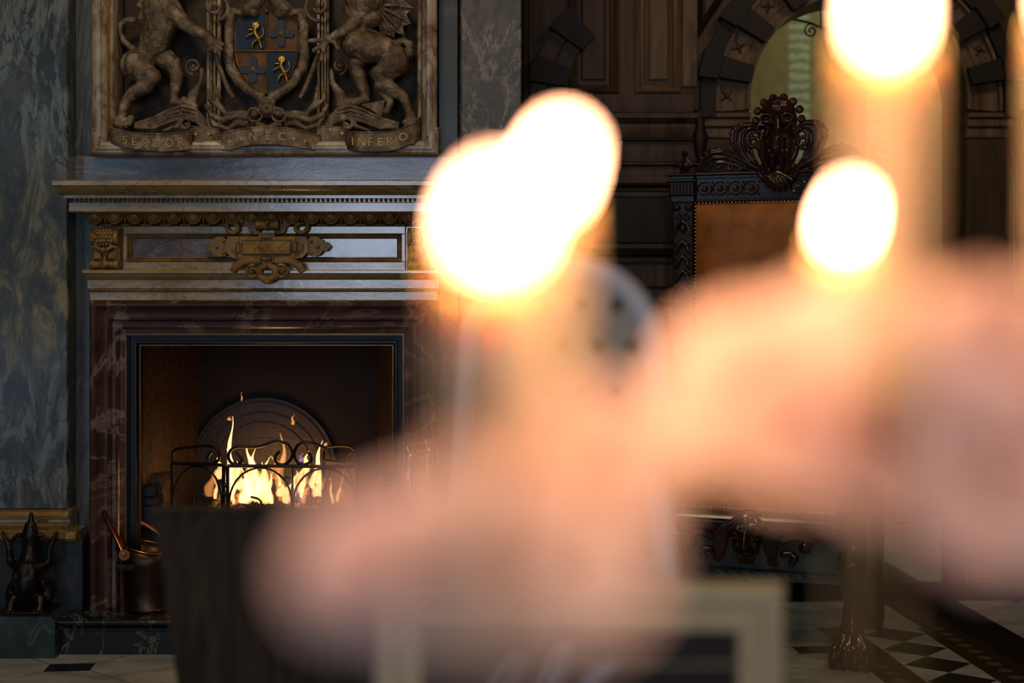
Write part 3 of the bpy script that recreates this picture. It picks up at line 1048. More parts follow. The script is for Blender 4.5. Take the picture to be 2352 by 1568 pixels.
# architrave cornice
mb = MB()
a6, b6 = sym(188, 4.83)
mb.extr([(5.0, Z(619, 4.83)), (4.832, Z(619.5, 4.83)), (4.83, Z(621, 4.83)), (4.83, Z(627, 4.83)), (4.835, Z(629, 4.83)), (5.0, Z(629, 4.83))], a6, b6)
a7, b7 = sym(200, 4.86)
mb.extr([(5.0, Z(629, 4.83))] + [(4.84 + .018 * (i / 5), Z(629 + 12 * math.sin(PI / 2 * i / 5), 4.84)) for i in range(6)] + [(5.0, Z(641, 4.84))], a6 + .012, b6 - .012)
mb.bbox((a7, 4.86, Z(663, 4.86)), (b7, 5.0, Z(641, 4.86)), .002)
mb.extr([(5.0, Z(664, 4.86)), (4.862, Z(664, 4.86)), (4.858, Z(666, 4.86)), (4.865, Z(669, 4.86)), (5.0, Z(669, 4.86))], a7 + .002, b7 - .002)
mb.bbox((a7 + .006, 4.87, Z(690, 4.87)), (b7 - .006, 5.0, Z(669, 4.87)), .002)
part(mb, 'cornice', M['yellow'])
# red marble architrave, three sides mitred
A0, A1 = sym(206, 4.86)
AZ = Z(690, 4.86)
prof = [(0, -.12), (0, 0), (.004, .006), (.010, .010), (.018, .008), (.024, .0), (.034, -.012), (.048, -.018), (.056, -.018), (.058, -.008), (.064, -.004), (.070, -.010), (.072, -.018), (.084, -.020),
        (.086, -.010), (.091, -.007), (.096, -.012), (.098, -.022), (.112, -.026), (.116, -.034), (.116, -.12)]
mb = MB().sweep([(A1, HZ), (A1, AZ), (A0, AZ), (A0, HZ)], prof, front(4.86), False)
part(mb, 'architrave', M['red'])
# gilt lip and black metal surround
g0, g1, gz = A0 + .114, A1 - .114, AZ - .114
mb = MB().sweep([(g1, HZ), (g1, gz), (g0, gz), (g0, HZ)], [(0, -.05), (0, .002), (.0035, .002), (.0035, -.05)], front(4.89), False)
part(mb, 'metal_lip', M['brass_lip'], label='thin brass lip')
g0 += .0035
g1 -= .0035
gz -= .0035
W = OX0 - g0
mb = MB().sweep([(g1, HZ), (g1, gz), (g0, gz), (g0, HZ)], [(0, -.16), (0, 0), (W * .15, .0), (W * .2, -.012), (W * .6, -.014), (W * .66, -.006), (W * .8, -.006), (W * .86, -.02), (W, -.024), (W, -.16)], front(4.90), False)
part(mb, 'metal_surround', M['surround'], label='black metal inner surround')
gi = gz - W
mb = MB().sweep([(OX1, HZ), (OX1, gi), (OX0, gi), (OX0, HZ)], [(0, -.05), (0, .002), (.003, .002), (.003, -.05)], front(4.925), False)
part(mb, 'metal_lip', M['brass_lip'])
# firebox lining
FBY = 5.42
mb = MB()
sp_ = .10
mb.add([(OX0, 4.95, HZ), (OX0 + sp_, FBY, HZ), (OX0 + sp_, FBY, OZ + .05), (OX0, 4.95, OZ + .05)], [(0, 1, 2, 3)])
mb.add([(OX1, 4.95, HZ), (OX1 - sp_, FBY, HZ), (OX1 - sp_, FBY, OZ + .05), (OX1, 4.95, OZ + .05)], [(3, 2, 1, 0)])
mb.add([(OX0, 4.95, OZ + .05), (OX1, 4.95, OZ + .05), (OX1 - sp_, FBY, OZ + .05), (OX0 + sp_, FBY, OZ + .05)], [(0, 1, 2, 3)])
part(mb, 'firebox_lining', M['cast'])
part(MB().box((OX0, FBY, HZ), (OX1, FBY + .02, OZ + .06)), 'firebox_back', M['cast_dk'])
# arched fireback
mb = MB()
fx, fz = X(603, 5.38), Z(1082, 5.38)
SR = FPX / 5.38
for (r0, r1, t) in ((0, 70, .006), (70, 76, .012), (76, 105, .008), (105, 112, .018), (112, 128, .010), (128, 134, .022), (134, 150, .014), (150, 158, .026), (158, 168, .016)):
    band_arc(mb, fx, fz, max(r0, .5) / SR, r1 / SR, -14, 194, FBY - .01 - t, FBY, 44)
mb.box((fx - 168 / SR, FBY - .02, HZ), (fx + 168 / SR, FBY, fz - .03))
part(mb, 'fireback', M['fireback'], label='sooty arched iron fireback')
# wavy cheek stones inside the opening
for sgn in (-1, 1):
    e = OX0 if sgn < 0 else OX1
    mb = MB()
    pts = [(0, HZ), (.10, HZ), (.065, HZ + .12), (.055, HZ + .20), (.048, HZ + .30), (.060, HZ + .345), (.052, HZ + .38), (.064, HZ + .41), (.052, HZ + .43), (.03, HZ + .44), (0, HZ + .45)]
    pts = [(e - sgn * a_, b_) for a_, b_ in pts]
    mb.prism(pts, 5.02, 5.30)
    part(mb, 'cheek', M['cast'])
    mb = MB()
    for (h0, h1, wd) in ((HZ, HZ + .20, .045), (HZ + .20, HZ + .26, .052), (HZ + .26, HZ + .34, .044), (HZ + .34, HZ + .37, .056), (HZ + .37, HZ + .41, .04)):
        mb.bbox((e - sgn * .001, 4.955, h0), (e - sgn * wd, 5.03, h1), .004)
    part(mb, 'cheek_pier', M['surround'])
# hearth slab with bullnose and its plinth
mb = MB()
hx0, hx1 = X(128, 4.72), BX1 - .24
nose = [(4.73 - .012 * math.sin(PI * i / 6), HZ - .022 + .022 * math.cos(PI * i / 6) / 1 * .5 + .011) for i in range(7)]
mb.extr([(FBY, HZ)] + [(y, z) for y, z in nose] + [(4.745, HZ - .028), (4.738, HZ - .034), (4.738, HZ - .040), (4.75, HZ - .046), (4.75, .0), (FBY, .0)], hx0, hx1)
part(mb, 'hearth', M['hearth'], label='black veined marble hearth kerb')
for x0, x1 in ((BX0 - .02, X(124, 4.69)), (BX1 - .24, BX1)):
    c = .014
    mb = MB()
    y0, y1, zt = 4.70, 5.0, Z(1413, 4.72)
    prf = [(x0, 0), (x1, 0), (x1, zt - c), (x1 - c, zt), (x0 + c, zt), (x0, zt - c)]
    mb.prism(prf, y0, y1)
    part(mb, 'end_block', M['green'], label='dark green marble end block')
BLK = Z(1413, 4.72)

# cartouche on the frieze
ct = part(MB().bbox((X(556, 4.86), 4.845, Z(585, 4.86)), (X(668, 4.86), 4.9, Z(551, 4.86)), .003), 'cartouche', M['yellow'], label='carved strapwork cartouche')


def cq(x, y):      # zoomed sketch coordinates of the cartouche
    return 450 + x / 7.35, 480 + y / 7.35


def cpart(mb, name, mat='yellow_dk', blob=None):
    return part(mb, name, M[mat], parent=ct, blob=blob)


mb = MB()
o_ = [cq(*p) for p in ((700, 460), (1060, 460), (1060, 395), (1330, 395), (1330, 460), (1680, 460), (1680, 540), (1740, 540), (1740, 585), (1810, 585), (1810, 700), (1740, 700), (1740, 760), (1680, 760),
                       (1680, 830), (1320, 830), (1320, 905), (1245, 905), (1245, 990), (1150, 990), (1150, 905), (1060, 905), (1060, 840), (700, 840), (700, 765), (640, 765), (640, 700), (590, 700), (590, 600), (640, 600), (640, 545), (700, 545))]
mb.prism([(X(a_, 4.835), Z(b_, 4.835)) for a_, b_ in o_], 4.832, 4.85)
cpart(mb, 'strapwork', 'honey_flat')
mb = MB()
ol_ = MB()
for (a_, b_, c_, d_) in ((785, 530, 1600, 765), (1105, 425, 1280, 495), (1110, 800, 1275, 865), (680, 575, 745, 730), (1635, 570, 1705, 715)):
    p0, p1 = cq(a_, b_), cq(c_, d_)
    mb.bbox((X(p0[0], 4.83), 4.828, Z(p1[1], 4.83)), (X(p1[0], 4.83), 4.84, Z(p0[1], 4.83)), .002)
    ol_.sweep(rectpath(p0[0], p1[0], p0[1], p1[1], 4.83), [(-.0012, .0), (-.0012, .0022), (.0012, .0022), (.0012, .0)], front(4.83), True)
cpart(mb, 'tablet', 'honey_flat')
cpart(ol_, 'tablet_outline', 'carved_dk')
mb = MB()
# top drum and its wing scrolls
c0 = cq(1210, 260)
cc = P(c0[0], c0[1], 4.84)
mb.lathe([(.012, -.041), (.020, -.038), (.021, -.028), (.019, -.024), (.019, .024), (.021, .028), (.020, .038), (.012, .041)], cc, 20, 'x')
q0 = cq(1205, 230)
mb.ell(P(q0[0], q0[1], 4.818), .0085)
for sgn in (-1, 1):
    def m_(x, y):
        a_, b_ = cq(1205 + sgn * (x - 1205), y)
        return a_, b_
    pts = [m_(*p) for p in ((1330, 395), (1380, 430), (1500, 400), (1540, 300), (1700, 200), (1690, 130), (1560, 110), (1420, 130), (1260, 150), (1205, 90))]
    pts = [(X(a_, 4.86), Z(b_, 4.86)) for a_, b_ in pts]
    mb.prism(pts, 4.85, 4.87)
    c1 = m_(1760, 300)
    c1 = P(c1[0], c1[1], 4.86)
    mb.tube([(x, 4.855 - .01 * i / 20, z) for i, (x, z) in enumerate(spiral(c1.x, c1.z, .030, .008, 60 if sgn > 0 else 120, -sgn * .9, 20))], .0075, 8)
    mb.ell((c1.x, 4.85, c1.z + .01), (.018, .012, .006))
    for q in range(4):
        mb.ell((c1.x - .014 + .009 * q, 4.848, c1.z + .012), .0045, 8, 6)
    # side ear with ball
    pts = [m_(*p) for p in ((1890, 620), (1890, 520), (1960, 460), (2060, 470), (2140, 520), (2150, 555), (2210, 555), (2285, 630), (2210, 710), (2150, 710), (2100, 770), (2020, 800), (1900, 790), (1890, 690))]
    mb.prism([(X(a_, 4.86), Z(b_, 4.86)) for a_, b_ in pts], 4.853, 4.88)
    for (x, y, r) in ((2055, 635, .0065), (1945, 540, .006), (1945, 735, .006)):
        b_ = m_(x, y)
        mb.ell(P(b_[0], b_[1], 4.85), r)
    # body curve joining
    pts = [m_(*p) for p in ((1680, 460), (1860, 460), (1900, 560), (1900, 720), (1800, 820), (1680, 840))]
    mb.prism([(X(a_, 4.85), Z(b_, 4.85)) for a_, b_ in pts], 4.842, 4.88)
    # bottom strap and volute
    w0, w1 = [], []
    for p in ((1330, 880), (1480, 860), (1620, 880), (1740, 960), (1800, 1060)):
        w0.append(m_(*p))
    path = [P(a_, b_, 4.812) for a_, b_ in w0]
    mb.tube(path, [.010, .012, .014, .014, .010], 8, True, .6)
    v_ = m_(1440, 1060)
    vc = P(v_[0], v_[1], 4.812)
    mb.tube([(x, 4.808 - .006 * i / 26, z) for i, (x, z) in enumerate(spiral(vc.x, vc.z, .024, .007, 100 if sgn > 0 else 80, -sgn * 1.35, 26))], [.0065 - .003 * i / 26 for i in range(27)], 8)
    mb.ell(vc + Vector((0, -.004, 0)), .006)
    s_ = [m_(*p) for p in ((1230, 950), (1330, 1000), (1350, 1130), (1240, 1190))]
    mb.chain([(P(a_, b_, 4.815), .013) for a_, b_ in s_])
q0 = cq(1195, 1225)
mb.ell(P(q0[0], q0[1], 4.806), (.013, .010, .009))
cpart(mb, 'scrollwork')

# ================================================================== COAT OF ARMS
arms = thing('carved_coat_of_arms', 'carved marble coat of arms with a lion and a dragon in a cream moulded frame', 'relief carving', (CX, 5.0, 1.6))


def apart(mb, name, mat, parent=None, label=None, blob=None, smooth=40):
    return part(mb, name, M[mat], smooth, parent or arms, label, blob)


# frame with eared corners: outer edge left 207, right 1007, foot 357
RD = 4.91
fr = []
for (a_, b_) in ((207, 357), (1007, 357), (1007, 292), (1003, 292), (1003, -700), (211, -700), (211, 292), (207, 292)):
    p = P(a_, b_, RD)
    fr.append((p.x, p.z))
prof = [(0, -.06), (0, .0), (.004, .008), (.010, .012), (.015, .006), (.019, .006), (.021, .012), (.033, .012), (.036, .004), (.044, .0), (.050, -.006), (.052, -.012)]
fo = apart(MB().sweep(fr, prof, front(RD), True), 'frame', 'white', label='cream marble moulded frame')
fr2 = [(X(a_, RD), Z(b_, RD)) for a_, b_ in ((243, 332), (972, 332), (972, -690), (243, -690))]
apart(MB().sweep(fr2, [(0, -.03), (0, 0), (.004, .003), (.008, 0), (.008, -.03)], front(RD + .012), True), 'gilt_fillet', 'gold_dk')
apart(MB().sweep(fr2, [(.008, -.08), (.008, 0), (.014, -.006), (.018, -.004), (.022, -.012), (.022, -.12)], front(RD + .02), True), 'inner_moulding', 'white')
apart(MB().box((X(230, 5.07), 5.07, Z(345, 5.07)), (X(985, 5.07), 5.085, 3.3)), 'back_slab', 'carved_dk')
# gilded pilaster strips either side of the shield
for (x0, x1, mt) in ((474, 482, 'white'), (482, 488, 'carved'), (489, 496, 'gold_dk'), (498, 507, 'white'), (728, 735, 'white'), (737, 743, 'gold_dk'), (744, 749, 'white'), (750, 756, 'carved')):
    apart(MB().bbox((X(x0, 5.02), 5.02, Z(325, 5.02)), (X(x1, 5.02), 5.08, 3.2), .002), 'strip', mt)


def R(px, py, off=0.0):
    return P(px, py, 5.0 - off)


U = 5.0 / FPX          # metres per pixel on the relief


LK = 1.0


def limb(mb, pts):
    mb.chain([(R(a_, b_, o2), r * U * LK) for (a_, b_, r, o2) in pts])


# lion (left supporter)
LK = 1.22
mb = MB()
limb(mb, [(372, -40, 34, .03), (368, 20, 36, .035), (366, 62, 33, .03), (356, 97, 29, .02), (342, 122, 24, .015), (318, 148, 27, .015)])
limb(mb, [(312, 150, 30, .03), (330, 166, 24, .04), (350, 176, 17, .045), (334, 198, 15, .04), (306, 214, 13, .035), (290, 232, 10, .035), (281, 258, 9, .035), (278, 276, 11, .04)])
for (x, y) in ((268, 283), (278, 287), (289, 285), (299, 280)):
    limb(mb, [(x + 2, y - 8, 7, .045), (x, y, 5, .055), (x, y + 7, 3, .055)])
limb(mb, [(372, 130, 22, .0), (398, 148, 18, .005), (407, 172, 14, .01), (402, 205, 10, .01), (400, 232, 9, .01), (418, 238, 9, .015)])
for (x, y) in ((428, 233), (438, 237), (448, 243)):
    limb(mb, [(x - 6, y - 4, 7, .02), (x, y + 2, 6, .03), (x + 2, y + 12, 3.5, .03)])
limb(mb, [(392, 22, 22, .05), (412, 45, 17, .06), (430, 60, 13, .07), (455, 74, 12, .075), (474, 82, 11, .075), (488, 100, 12, .07)])
for (x, y) in ((505, 92), (512, 102), (508, 114), (495, 122), (480, 116)):
    limb(mb, [(490, 102, 8, .07), ((x + 490) / 2, (y + 102) / 2, 5, .08), (x, y, 3.8, .085)])
limb(mb, [(356, 134, 7, .03), (330, 124, 7, .03), (303, 111, 6.5, .025), (284, 94, 6, .025), (275, 72, 5.5, .02), (278, 55, 5.5, .02), (290, 46, 6, .02), (306, 46, 7, .02)])
limb(mb, [(374, -78, 27, .04), (398, -72, 19, .05), (414, -66, 12, .055)])
limb(mb, [(400, -60, 10, .05), (412, -54, 7, .05)])
for x in (362, 384):
    limb(mb, [(x, -102, 8, .04), (x - 2, -112, 5, .04)])
for i in range(26):      # mane locks
    a_ = random.uniform(322, 400)
    b_ = random.uniform(-40, 42)
    dx = random.uniform(-8, 8)
    limb(mb, [(a_, b_, 6, .055), (a_ + dx, b_ + 12, 5, .06), (a_ + dx * .3, b_ + 24, 2.5, .05)])
apart(mb, 'lion', 'carved', label='rearing lion supporter', blob=.0032)

# dragon (right supporter)
mb = MB()
limb(mb, [(850, -50, 34, .03), (836, 0, 38, .04), (828, 30, 30, .03), (822, 68, 26, .02), (818, 98, 30, .03), (850, 108, 33, .03), (882, 116, 27, .025), (904, 130, 25, .03)])
limb(mb, [(908, 145, 27, .035), (890, 160, 22, .045), (870, 168, 16, .05), (880, 190, 16, .045), (900, 206, 14, .04), (926, 222, 11, .04), (938, 246, 9, .04), (944, 270, 12, .045)])
for (x, y) in ((930, 283), (941, 289), (952, 288), (961, 280)):
    limb(mb, [(945, 272, 8, .05), (x, y - 2, 6, .06), (x, y + 8, 3, .06)])
limb(mb, [(826, 130, 20, .005), (816, 152, 16, .01), (826, 180, 14, .015), (836, 205, 12, .015), (838, 228, 11, .02), (812, 236, 9, .025), (795, 234, 9, .03)])
for (x, y) in ((778, 234), (786, 243), (798, 246)):
    limb(mb, [(794, 234, 7, .035), (x, y, 5, .04), (x - 2, y + 7, 3, .04)])
limb(mb, [(838, 10, 22, .05), (820, 38, 17, .06), (806, 60, 13, .07), (785, 74, 10, .075), (762, 86, 8, .08), (752, 90, 8, .08)])
for t in (((735, 92), (712, 94)), ((742, 102), (720, 117)), ((744, 112), (738, 138)), ((768, 98), (776, 112))):
    limb(mb, [(752, 90, 6, .08)] + [(a_, b_, 4.5, .085) for a_, b_ in t])
limb(mb, [(895, 120, 14, .02), (926, 138, 10, .015), (940, 122, 9, .015), (940, 103, 9, .015), (928, 94, 8, .015), (905, 100, 7, .015)])
limb(mb, [(868, 195, 8, .02), (882, 215, 8, .025), (897, 236, 8, .03), (886, 256, 8, .03), (868, 252, 6, .03)])
limb(mb, [(846, -86, 24, .04), (822, -82, 16, .05), (798, -76, 11, .055), (786, -74, 8, .055)])
limb(mb, [(820, -66, 9, .05), (800, -62, 6, .05)])
for x in (850, 864):
    limb(mb, [(x, -104, 7, .04), (x + 8, -126, 3, .04)])
for i in range(9):       # belly plates and throat
    limb(mb, [(842 + i * 1.5, -30 + i * 9, 26 - i, .042), (842 + i * 1.5, -28 + i * 9, 25 - i, .042)])
apart(mb, 'dragon', 'carved', label='rearing winged dragon supporter', blob=.0032)
mb = MB()
wc = (862, 12)
tips = [(905, -40), (949, 18), (943, 54), (929, 82), (904, 86), (878, 94)]
for i in range(len(tips) - 1):
    (a0, b0), (a1, b1) = tips[i], tips[i + 1]
    mid = ((a0 + a1) / 2 * .85 + wc[0] * .15, (b0 + b1) / 2 * .85 + wc[1] * .15)
    A_, B_, C_, D_ = R(*wc, .03), R(a0, b0, .02), R(mid[0], mid[1], .008), R(a1, b1, .02)
    of = Vector((0, .006, 0))
    mb.add([A_, B_, C_, D_, A_ + of, B_ + of, C_ + of, D_ + of], [(0, 1, 2, 3), (7, 6, 5, 4), (1, 5, 6, 2), (2, 6, 7, 3), (0, 4, 5, 1), (3, 7, 4, 0)])
for (a_, b_) in tips:
    mb.chain([(R(wc[0], wc[1], .035), .009), (R((a_ + wc[0]) / 2, (b_ + wc[1]) / 2 - 3, .032), .005), (R(a_, b_, .022), .0025)])
for f_ in (.45, .7):
    mb.tube([R(wc[0] + (a_ - wc[0]) * f_, wc[1] + (b_ - wc[1]) * f_, .03) for a_, b_ in tips], .0018, 6)
apart(mb, 'wing', 'carved')
LK = 1.0
mb = MB()
mb.prism([(X(a_, 4.96), Z(b_, 4.96)) for a_, b_ in ((830, 240), (884, 230), (876, 275), (862, 258))], 4.955, 4.97)
apart(mb, 'tail_barb', 'carved')

# shield
sh = [(540, 80), (541, 55), (560, 38), (590, 36), (612, 22), (634, 36), (664, 38), (683, 55), (684, 80), (684, 118), (681, 140), (672, 165), (655, 188), (634, 205), (612, 216), (590, 205), (569, 188), (552, 165), (543, 140), (540, 118)]
sho = apart(MB().prism([(X(a_, 4.99), Z(b_, 4.99)) for a_, b_ in sh], 4.985, 5.02), 'shield', 'tan', label='quartered blue and tan shield')


def clip(poly, x0, x1, y0, y1):
    def cl(p, ins, inter):
        out = []
        for i in range(len(p)):
            a_, b_ = p[i], p[(i + 1) % len(p)]
            if ins(a_):
                out.append(a_)
                if not ins(b_):
                    out.append(inter(a_, b_))
            elif ins(b_):
                out.append(inter(a_, b_))
        return out
    ix = lambda X_: (lambda a_, b_: (X_, a_[1] + (b_[1] - a_[1]) * (X_ - a_[0]) / (b_[0] - a_[0])))
    iy = lambda Y_: (lambda a_, b_: (a_[0] + (b_[0] - a_[0]) * (Y_ - a_[1]) / (b_[1] - a_[1]), Y_))
    poly = cl(poly, lambda p: p[0] >= x0, ix(x0))
    poly = cl(poly, lambda p: p[0] <= x1, ix(x1))
    poly = cl(poly, lambda p: p[1] >= y0, iy(y0))
    poly = cl(poly, lambda p: p[1] <= y1, iy(y1))
    return poly


for (x0, x1, y0, y1, mt) in ((0, 612, 0, 117, 'blue'), (612, 999, 117, 999, 'blue')):
    q = clip(sh, x0, x1, y0, y1)
    apart(MB().prism([(X(a_, 4.983), Z(b_, 4.983)) for a_, b_ in q], 4.981, 4.986), 'quarter', mt, sho)
mb = MB()
mb.tube([R(612, 25, .022), R(612, 214, .022)], .0022, 8)
mb.tube([R(541, 117, .022), R(684, 117, .022)], .0022, 8)
mb.tube([R(a_, b_, .018) for a_, b_ in sh + sh[:1]], .003, 6)
mb.ell(R(612, 26, .026), .007)
apart(mb, 'gilt_edge', 'gold_dk', sho)
for (cx_, cy_) in ((589, 82), (649, 160)):
    mb = MB()
    limb(mb, [(cx_ - 2, cy_ - 24, 5, .03), (cx_ - 4, cy_ - 8, 5, .03), (cx_ + 4, cy_ + 6, 6, .03), (cx_ + 8, cy_ + 16, 3, .03), (cx_ + 11, cy_ + 28, 2.5, .03)])
    limb(mb, [(cx_ - 4, cy_ - 8, 4, .03), (cx_ - 16, cy_ - 2, 3, .03), (cx_ - 24, cy_ + 2, 2, .03)])
    limb(mb, [(cx_ - 4, cy_ - 14, 3, .03), (cx_ - 18, cy_ - 14, 2.4, .03)])
    limb(mb, [(cx_ + 2, cy_ + 8, 4, .03), (cx_ - 8, cy_ + 16, 3, .03), (cx_ - 10, cy_ + 26, 2, .03)])
    limb(mb, [(cx_ + 8, cy_ + 6, 2, .03), (cx_ + 17, cy_ - 4, 1.6, .03), (cx_ + 14, cy_ - 18, 1.8, .03)])
    for i in range(9):
        t = i * .7
        limb(mb, [(cx_ - 2, cy_ - 24, 3, .032), (cx_ - 2 + 8 * math.cos(t), cy_ - 24 + 8 * math.sin(t), 2, .034)])
    apart(mb, 'lion_charge', 'gold', sho, blob=.0016)
for (cx_, cy_) in ((646, 77), (581, 160)):
    mb = MB()
    pts = []
    for i in range(4):
        t = i * PI / 2
        for (r, s_) in ((8, -8), (26, -9), (31, 0), (26, 9), (8, 8)):
            pts.append((cx_ + r * math.cos(t) - s_ * math.sin(t), cy_ + r * math.sin(t) + s_ * math.cos(t)))
    ctr = [(X(a_, 4.98), Z(b_, 4.98)) for a_, b_ in pts]
    mb.prism(ctr, 4.976, 4.988)
    apart(mb, 'cross_charge', 'sable', sho)
    mb = MB()
    for i in range(8):
        t = i * PI / 4
        mb.chain([(R(cx_, cy_, .027), .003), (R(cx_ + 7 * math.cos(t), cy_ + 7 * math.sin(t), .027), .0015)])
    mb.ell(R(cx_, cy_, .03), .003)
    apart(mb, 'star_charge', 'gold_dk', sho)

# strapwork round the shield
mb = MB()
for sgn in (-1, 1):
    f_ = lambda x: 612 + sgn * x
    limb(mb, [(f_(52), 30, 10, .03), (f_(76), 28, 11, .025), (f_(86), 60, 11, .02), (f_(84), 95, 12, .02), (f_(88), 130, 13, .02), (f_(80), 160, 13, .025), (f_(62), 188, 12, .03), (f_(40), 208, 11, .035), (f_(14), 222, 12, .035), (f_(6), 240, 14, .03)])
    limb(mb, [(f_(10), -10, 14, .03), (f_(30), 10, 18, .03), (f_(44), 22, 17, .03), (f_(30), 28, 12, .03)])
    limb(mb, [(f_(118), 128, 6, .03), (f_(104), 165, 6, .03), (f_(88), 205, 6, .03), (f_(78), 222, 5, .03)])
    vx = spiral(f_(118), 15, 34, 10, 80, sgn * 1.2, 22)
    mb.tube([R(a_, b_, .03) for a_, b_ in vx], 5 * U, 8)
    mb.ell(R(f_(118), 10, .03), .010)
    # lower foliage: rolled leaves
    for (dx, dy, ex, ey, fx2, fy2, r) in ((30, 262, 92, 262, 118, 196, 6), (40, 270, 100, 276, 140, 242, 7), (44, 285, 90, 296, 132, 268, 6), (60, 266, 112, 244, 134, 205, 5), (20, 300, 60, 306, 110, 288, 6)):
        limb(mb, [(f_(dx), dy, r + 2, .03), (f_((dx + ex) / 2), dy - 2, r + 2, .04), (f_(ex), ey, r + 1, .045), (f_((ex + fx2) / 2 + 8), (ey + fy2) / 2 + 4, r, .04), (f_(fx2), fy2, r * .6, .035)])
    # big curved base ridges beneath the supporters
    for (o2, r) in ((0, 4.4), (10, 3.4), (19, 3.4), (28, 3.8)):
        limb(mb, [(f_(302), 284 + o2 * .3, r, .035), (f_(262), 272 + o2 * .8, r, .04), (f_(222), 252 + o2, r, .045), (f_(192), 243 + o2, r, .045), (f_(164), 250 + o2, r, .045), (f_(146), 268 + o2 * .8, r, .04), (f_(138), 290, r, .035)])
    vx = spiral(f_(184), 286, 17, 5, 200 if sgn > 0 else -20, sgn * 1.1, 16)
    mb.tube([R(a_, b_, .045) for a_, b_ in vx], 4 * U, 8)
    mb.ell(R(f_(184), 286, .045), .009)
    limb(mb, [(f_(236), 300, 4, .04), (f_(206), 290, 6, .045), (f_(196), 275, 4, .045)])
    mb.ell(R(f_(28), 262, .06), .014)
    mb.tube([R(a_, b_, .055) for a_, b_ in spiral(f_(28), 262, 19, 12, 0, 1, 18)], 3.5 * U, 8)
    # pedestal scroll beside the paw
    mb.tube([R(a_, b_, .02) for a_, b_ in spiral(f_(168), 152, 19, 6, 90, -sgn * 1.3, 20)], 3 * U, 8)
    mb.ell(R(f_(168), 152, .025), .009)
    limb(mb, [(f_(148), 160, 5, .015), (f_(152), 190, 7, .015), (f_(168), 215, 12, .015), (f_(172), 240, 14, .01)])
for i in range(9):
    t = i * 2 * PI / 9
    limb(mb, [(613 + 6 * math.cos(t), 250 + 6 * math.sin(t), 3.2, .065), (613 + 12 * math.cos(t), 250 + 12 * math.sin(t), 4.2, .062)])
mb.tube([R(a_, b_, .055) for a_, b_ in spiral(613, 250, 18, 18, 0, 1, 20)], 3 * U, 8)
mb.ell(R(613, 250, .05), (.024, .012, .024))
limb(mb, [(590, 285, 8, .045), (613, 295, 9, .05), (640, 285, 8, .045)])
limb(mb, [(565, 352, 6, .03), (590, 347, 8, .035)])
limb(mb, [(632, 344, 8, .035), (662, 350, 5, .03)])
apart(mb, 'foliage_carving', 'carved', blob=.0022)


# motto ribbons
def ribbon(rows, name='motto_ribbon'):
    mb = MB()
    vs, fs = [], []
    for (x, yt, yb, off) in rows:
        for (yy, o2) in ((yt, off), (yb, off + .004), (yb, off - .004), (yt, off - .008)):
            vs.append(R(x, yy, o2 + .03))
    n = len(rows)
    for i in range(n - 1):
        for j in range(4):
            j2 = (j + 1) % 4
            fs.append((i * 4 + j, i * 4 + j2, i * 4 + 4 + j2, i * 4 + 4 + j))
    fs += [(0, 3, 2, 1), (n * 4 - 4, n * 4 - 3, n * 4 - 2, n * 4 - 1)]
    mb.add(vs, fs)
    mb.tube([R(x, yt, off + .03) for (x, yt, yb, off) in rows], .003, 6)
    mb.tube([R(x, yb, off + .03) for (x, yt, yb, off) in rows], .003, 6)
    return apart(mb, name, 'carved', smooth=60)


def interp(rows, x):
    for r0, r1 in zip(rows, rows[1:]):
        if r0[0] <= x <= r1[0]:
            t = (x - r0[0]) / (r1[0] - r0[0])
            return [r0[i] + (r1[i] - r0[i]) * t for i in range(4)]
    return rows[-1]


def letter(ch, px, py, off, h, parent, slope=0.0):
    cu = bpy.data.curves.new('letter', 'FONT')
    cu.body = ch
    cu.size = 1.0
    cu.extrude = .05
    cu.offset = .012
    cu.align_x = 'CENTER'
    tmp = bpy.data.objects.new('tmp', cu)
    COL.objects.link(tmp)
    dg = bpy.context.evaluated_depsgraph_get()
    me = bpy.data.meshes.new_from_object(tmp.evaluated_get(dg))
    bpy.data.objects.remove(tmp)
    s_ = h * U / .72
    me.transform(Matrix.Rotation(-slope, 4, 'Y') @ Matrix.Rotation(PI / 2, 4, 'X') @ Matrix.Scale(s_, 4) @ Matrix.Translation((0, -.36, 0)))
    me.transform(Matrix.Translation(R(px, py, off + .03)))
    me.materials.clear()
    me.materials.append(M['gold_mid'])
    o = bpy.data.objects.new('letter', me)
    COL.objects.link(o)
    o.parent = parent
    o.location = -par_loc(parent)
    return o


def star(px, py, off, parent):
    off += .03
    mb = MB()
    pts = []
    for i in range(8):
        t = i * PI / 4
        r = 6.5 if i % 2 == 0 else 2.6
        c_ = R(px + r * math.cos(t), py + r * math.sin(t), off)
        pts.append((c_.x, c_.z))
    mb.prism(pts, 5.0 - off - .003, 5.0 - off + .004)
    return apart(mb, 'star', 'gold_mid', parent)


rowL = [(247, 291, 312, .055), (256, 294, 326, .065), (280, 300, 336, .08), (305, 305, 342, .088), (335, 307, 345, .092), (372, 308, 348, .092), (405, 306, 346, .088), (430, 302, 343, .078), (442, 298, 338, .06)]
rb = ribbon(rowL)
for ch, x in zip('SEQUOR', (287, 308, 334, 360, 389, 415)):
    r_ = interp(rowL, x)
    letter(ch, x, (r_[1] + r_[2]) / 2 + 1, r_[3] + .003, 18, rb)
rowM = [(498, 305, 338, .05), (510, 306, 344, .065), (530, 303, 343, .078), (560, 295, 335, .088), (590, 292, 331, .094), (630, 292, 331, .094), (665, 295, 334, .088), (700, 303, 340, .078), (722, 309, 345, .066), (735, 308, 340, .05)]
rb = ribbon(rowM)
for ch, x in zip('NEC', (581, 616, 648)):
    r_ = interp(rowM, x)
    letter(ch, x, (r_[1] + r_[2]) / 2, r_[3] + .003, 18, rb)
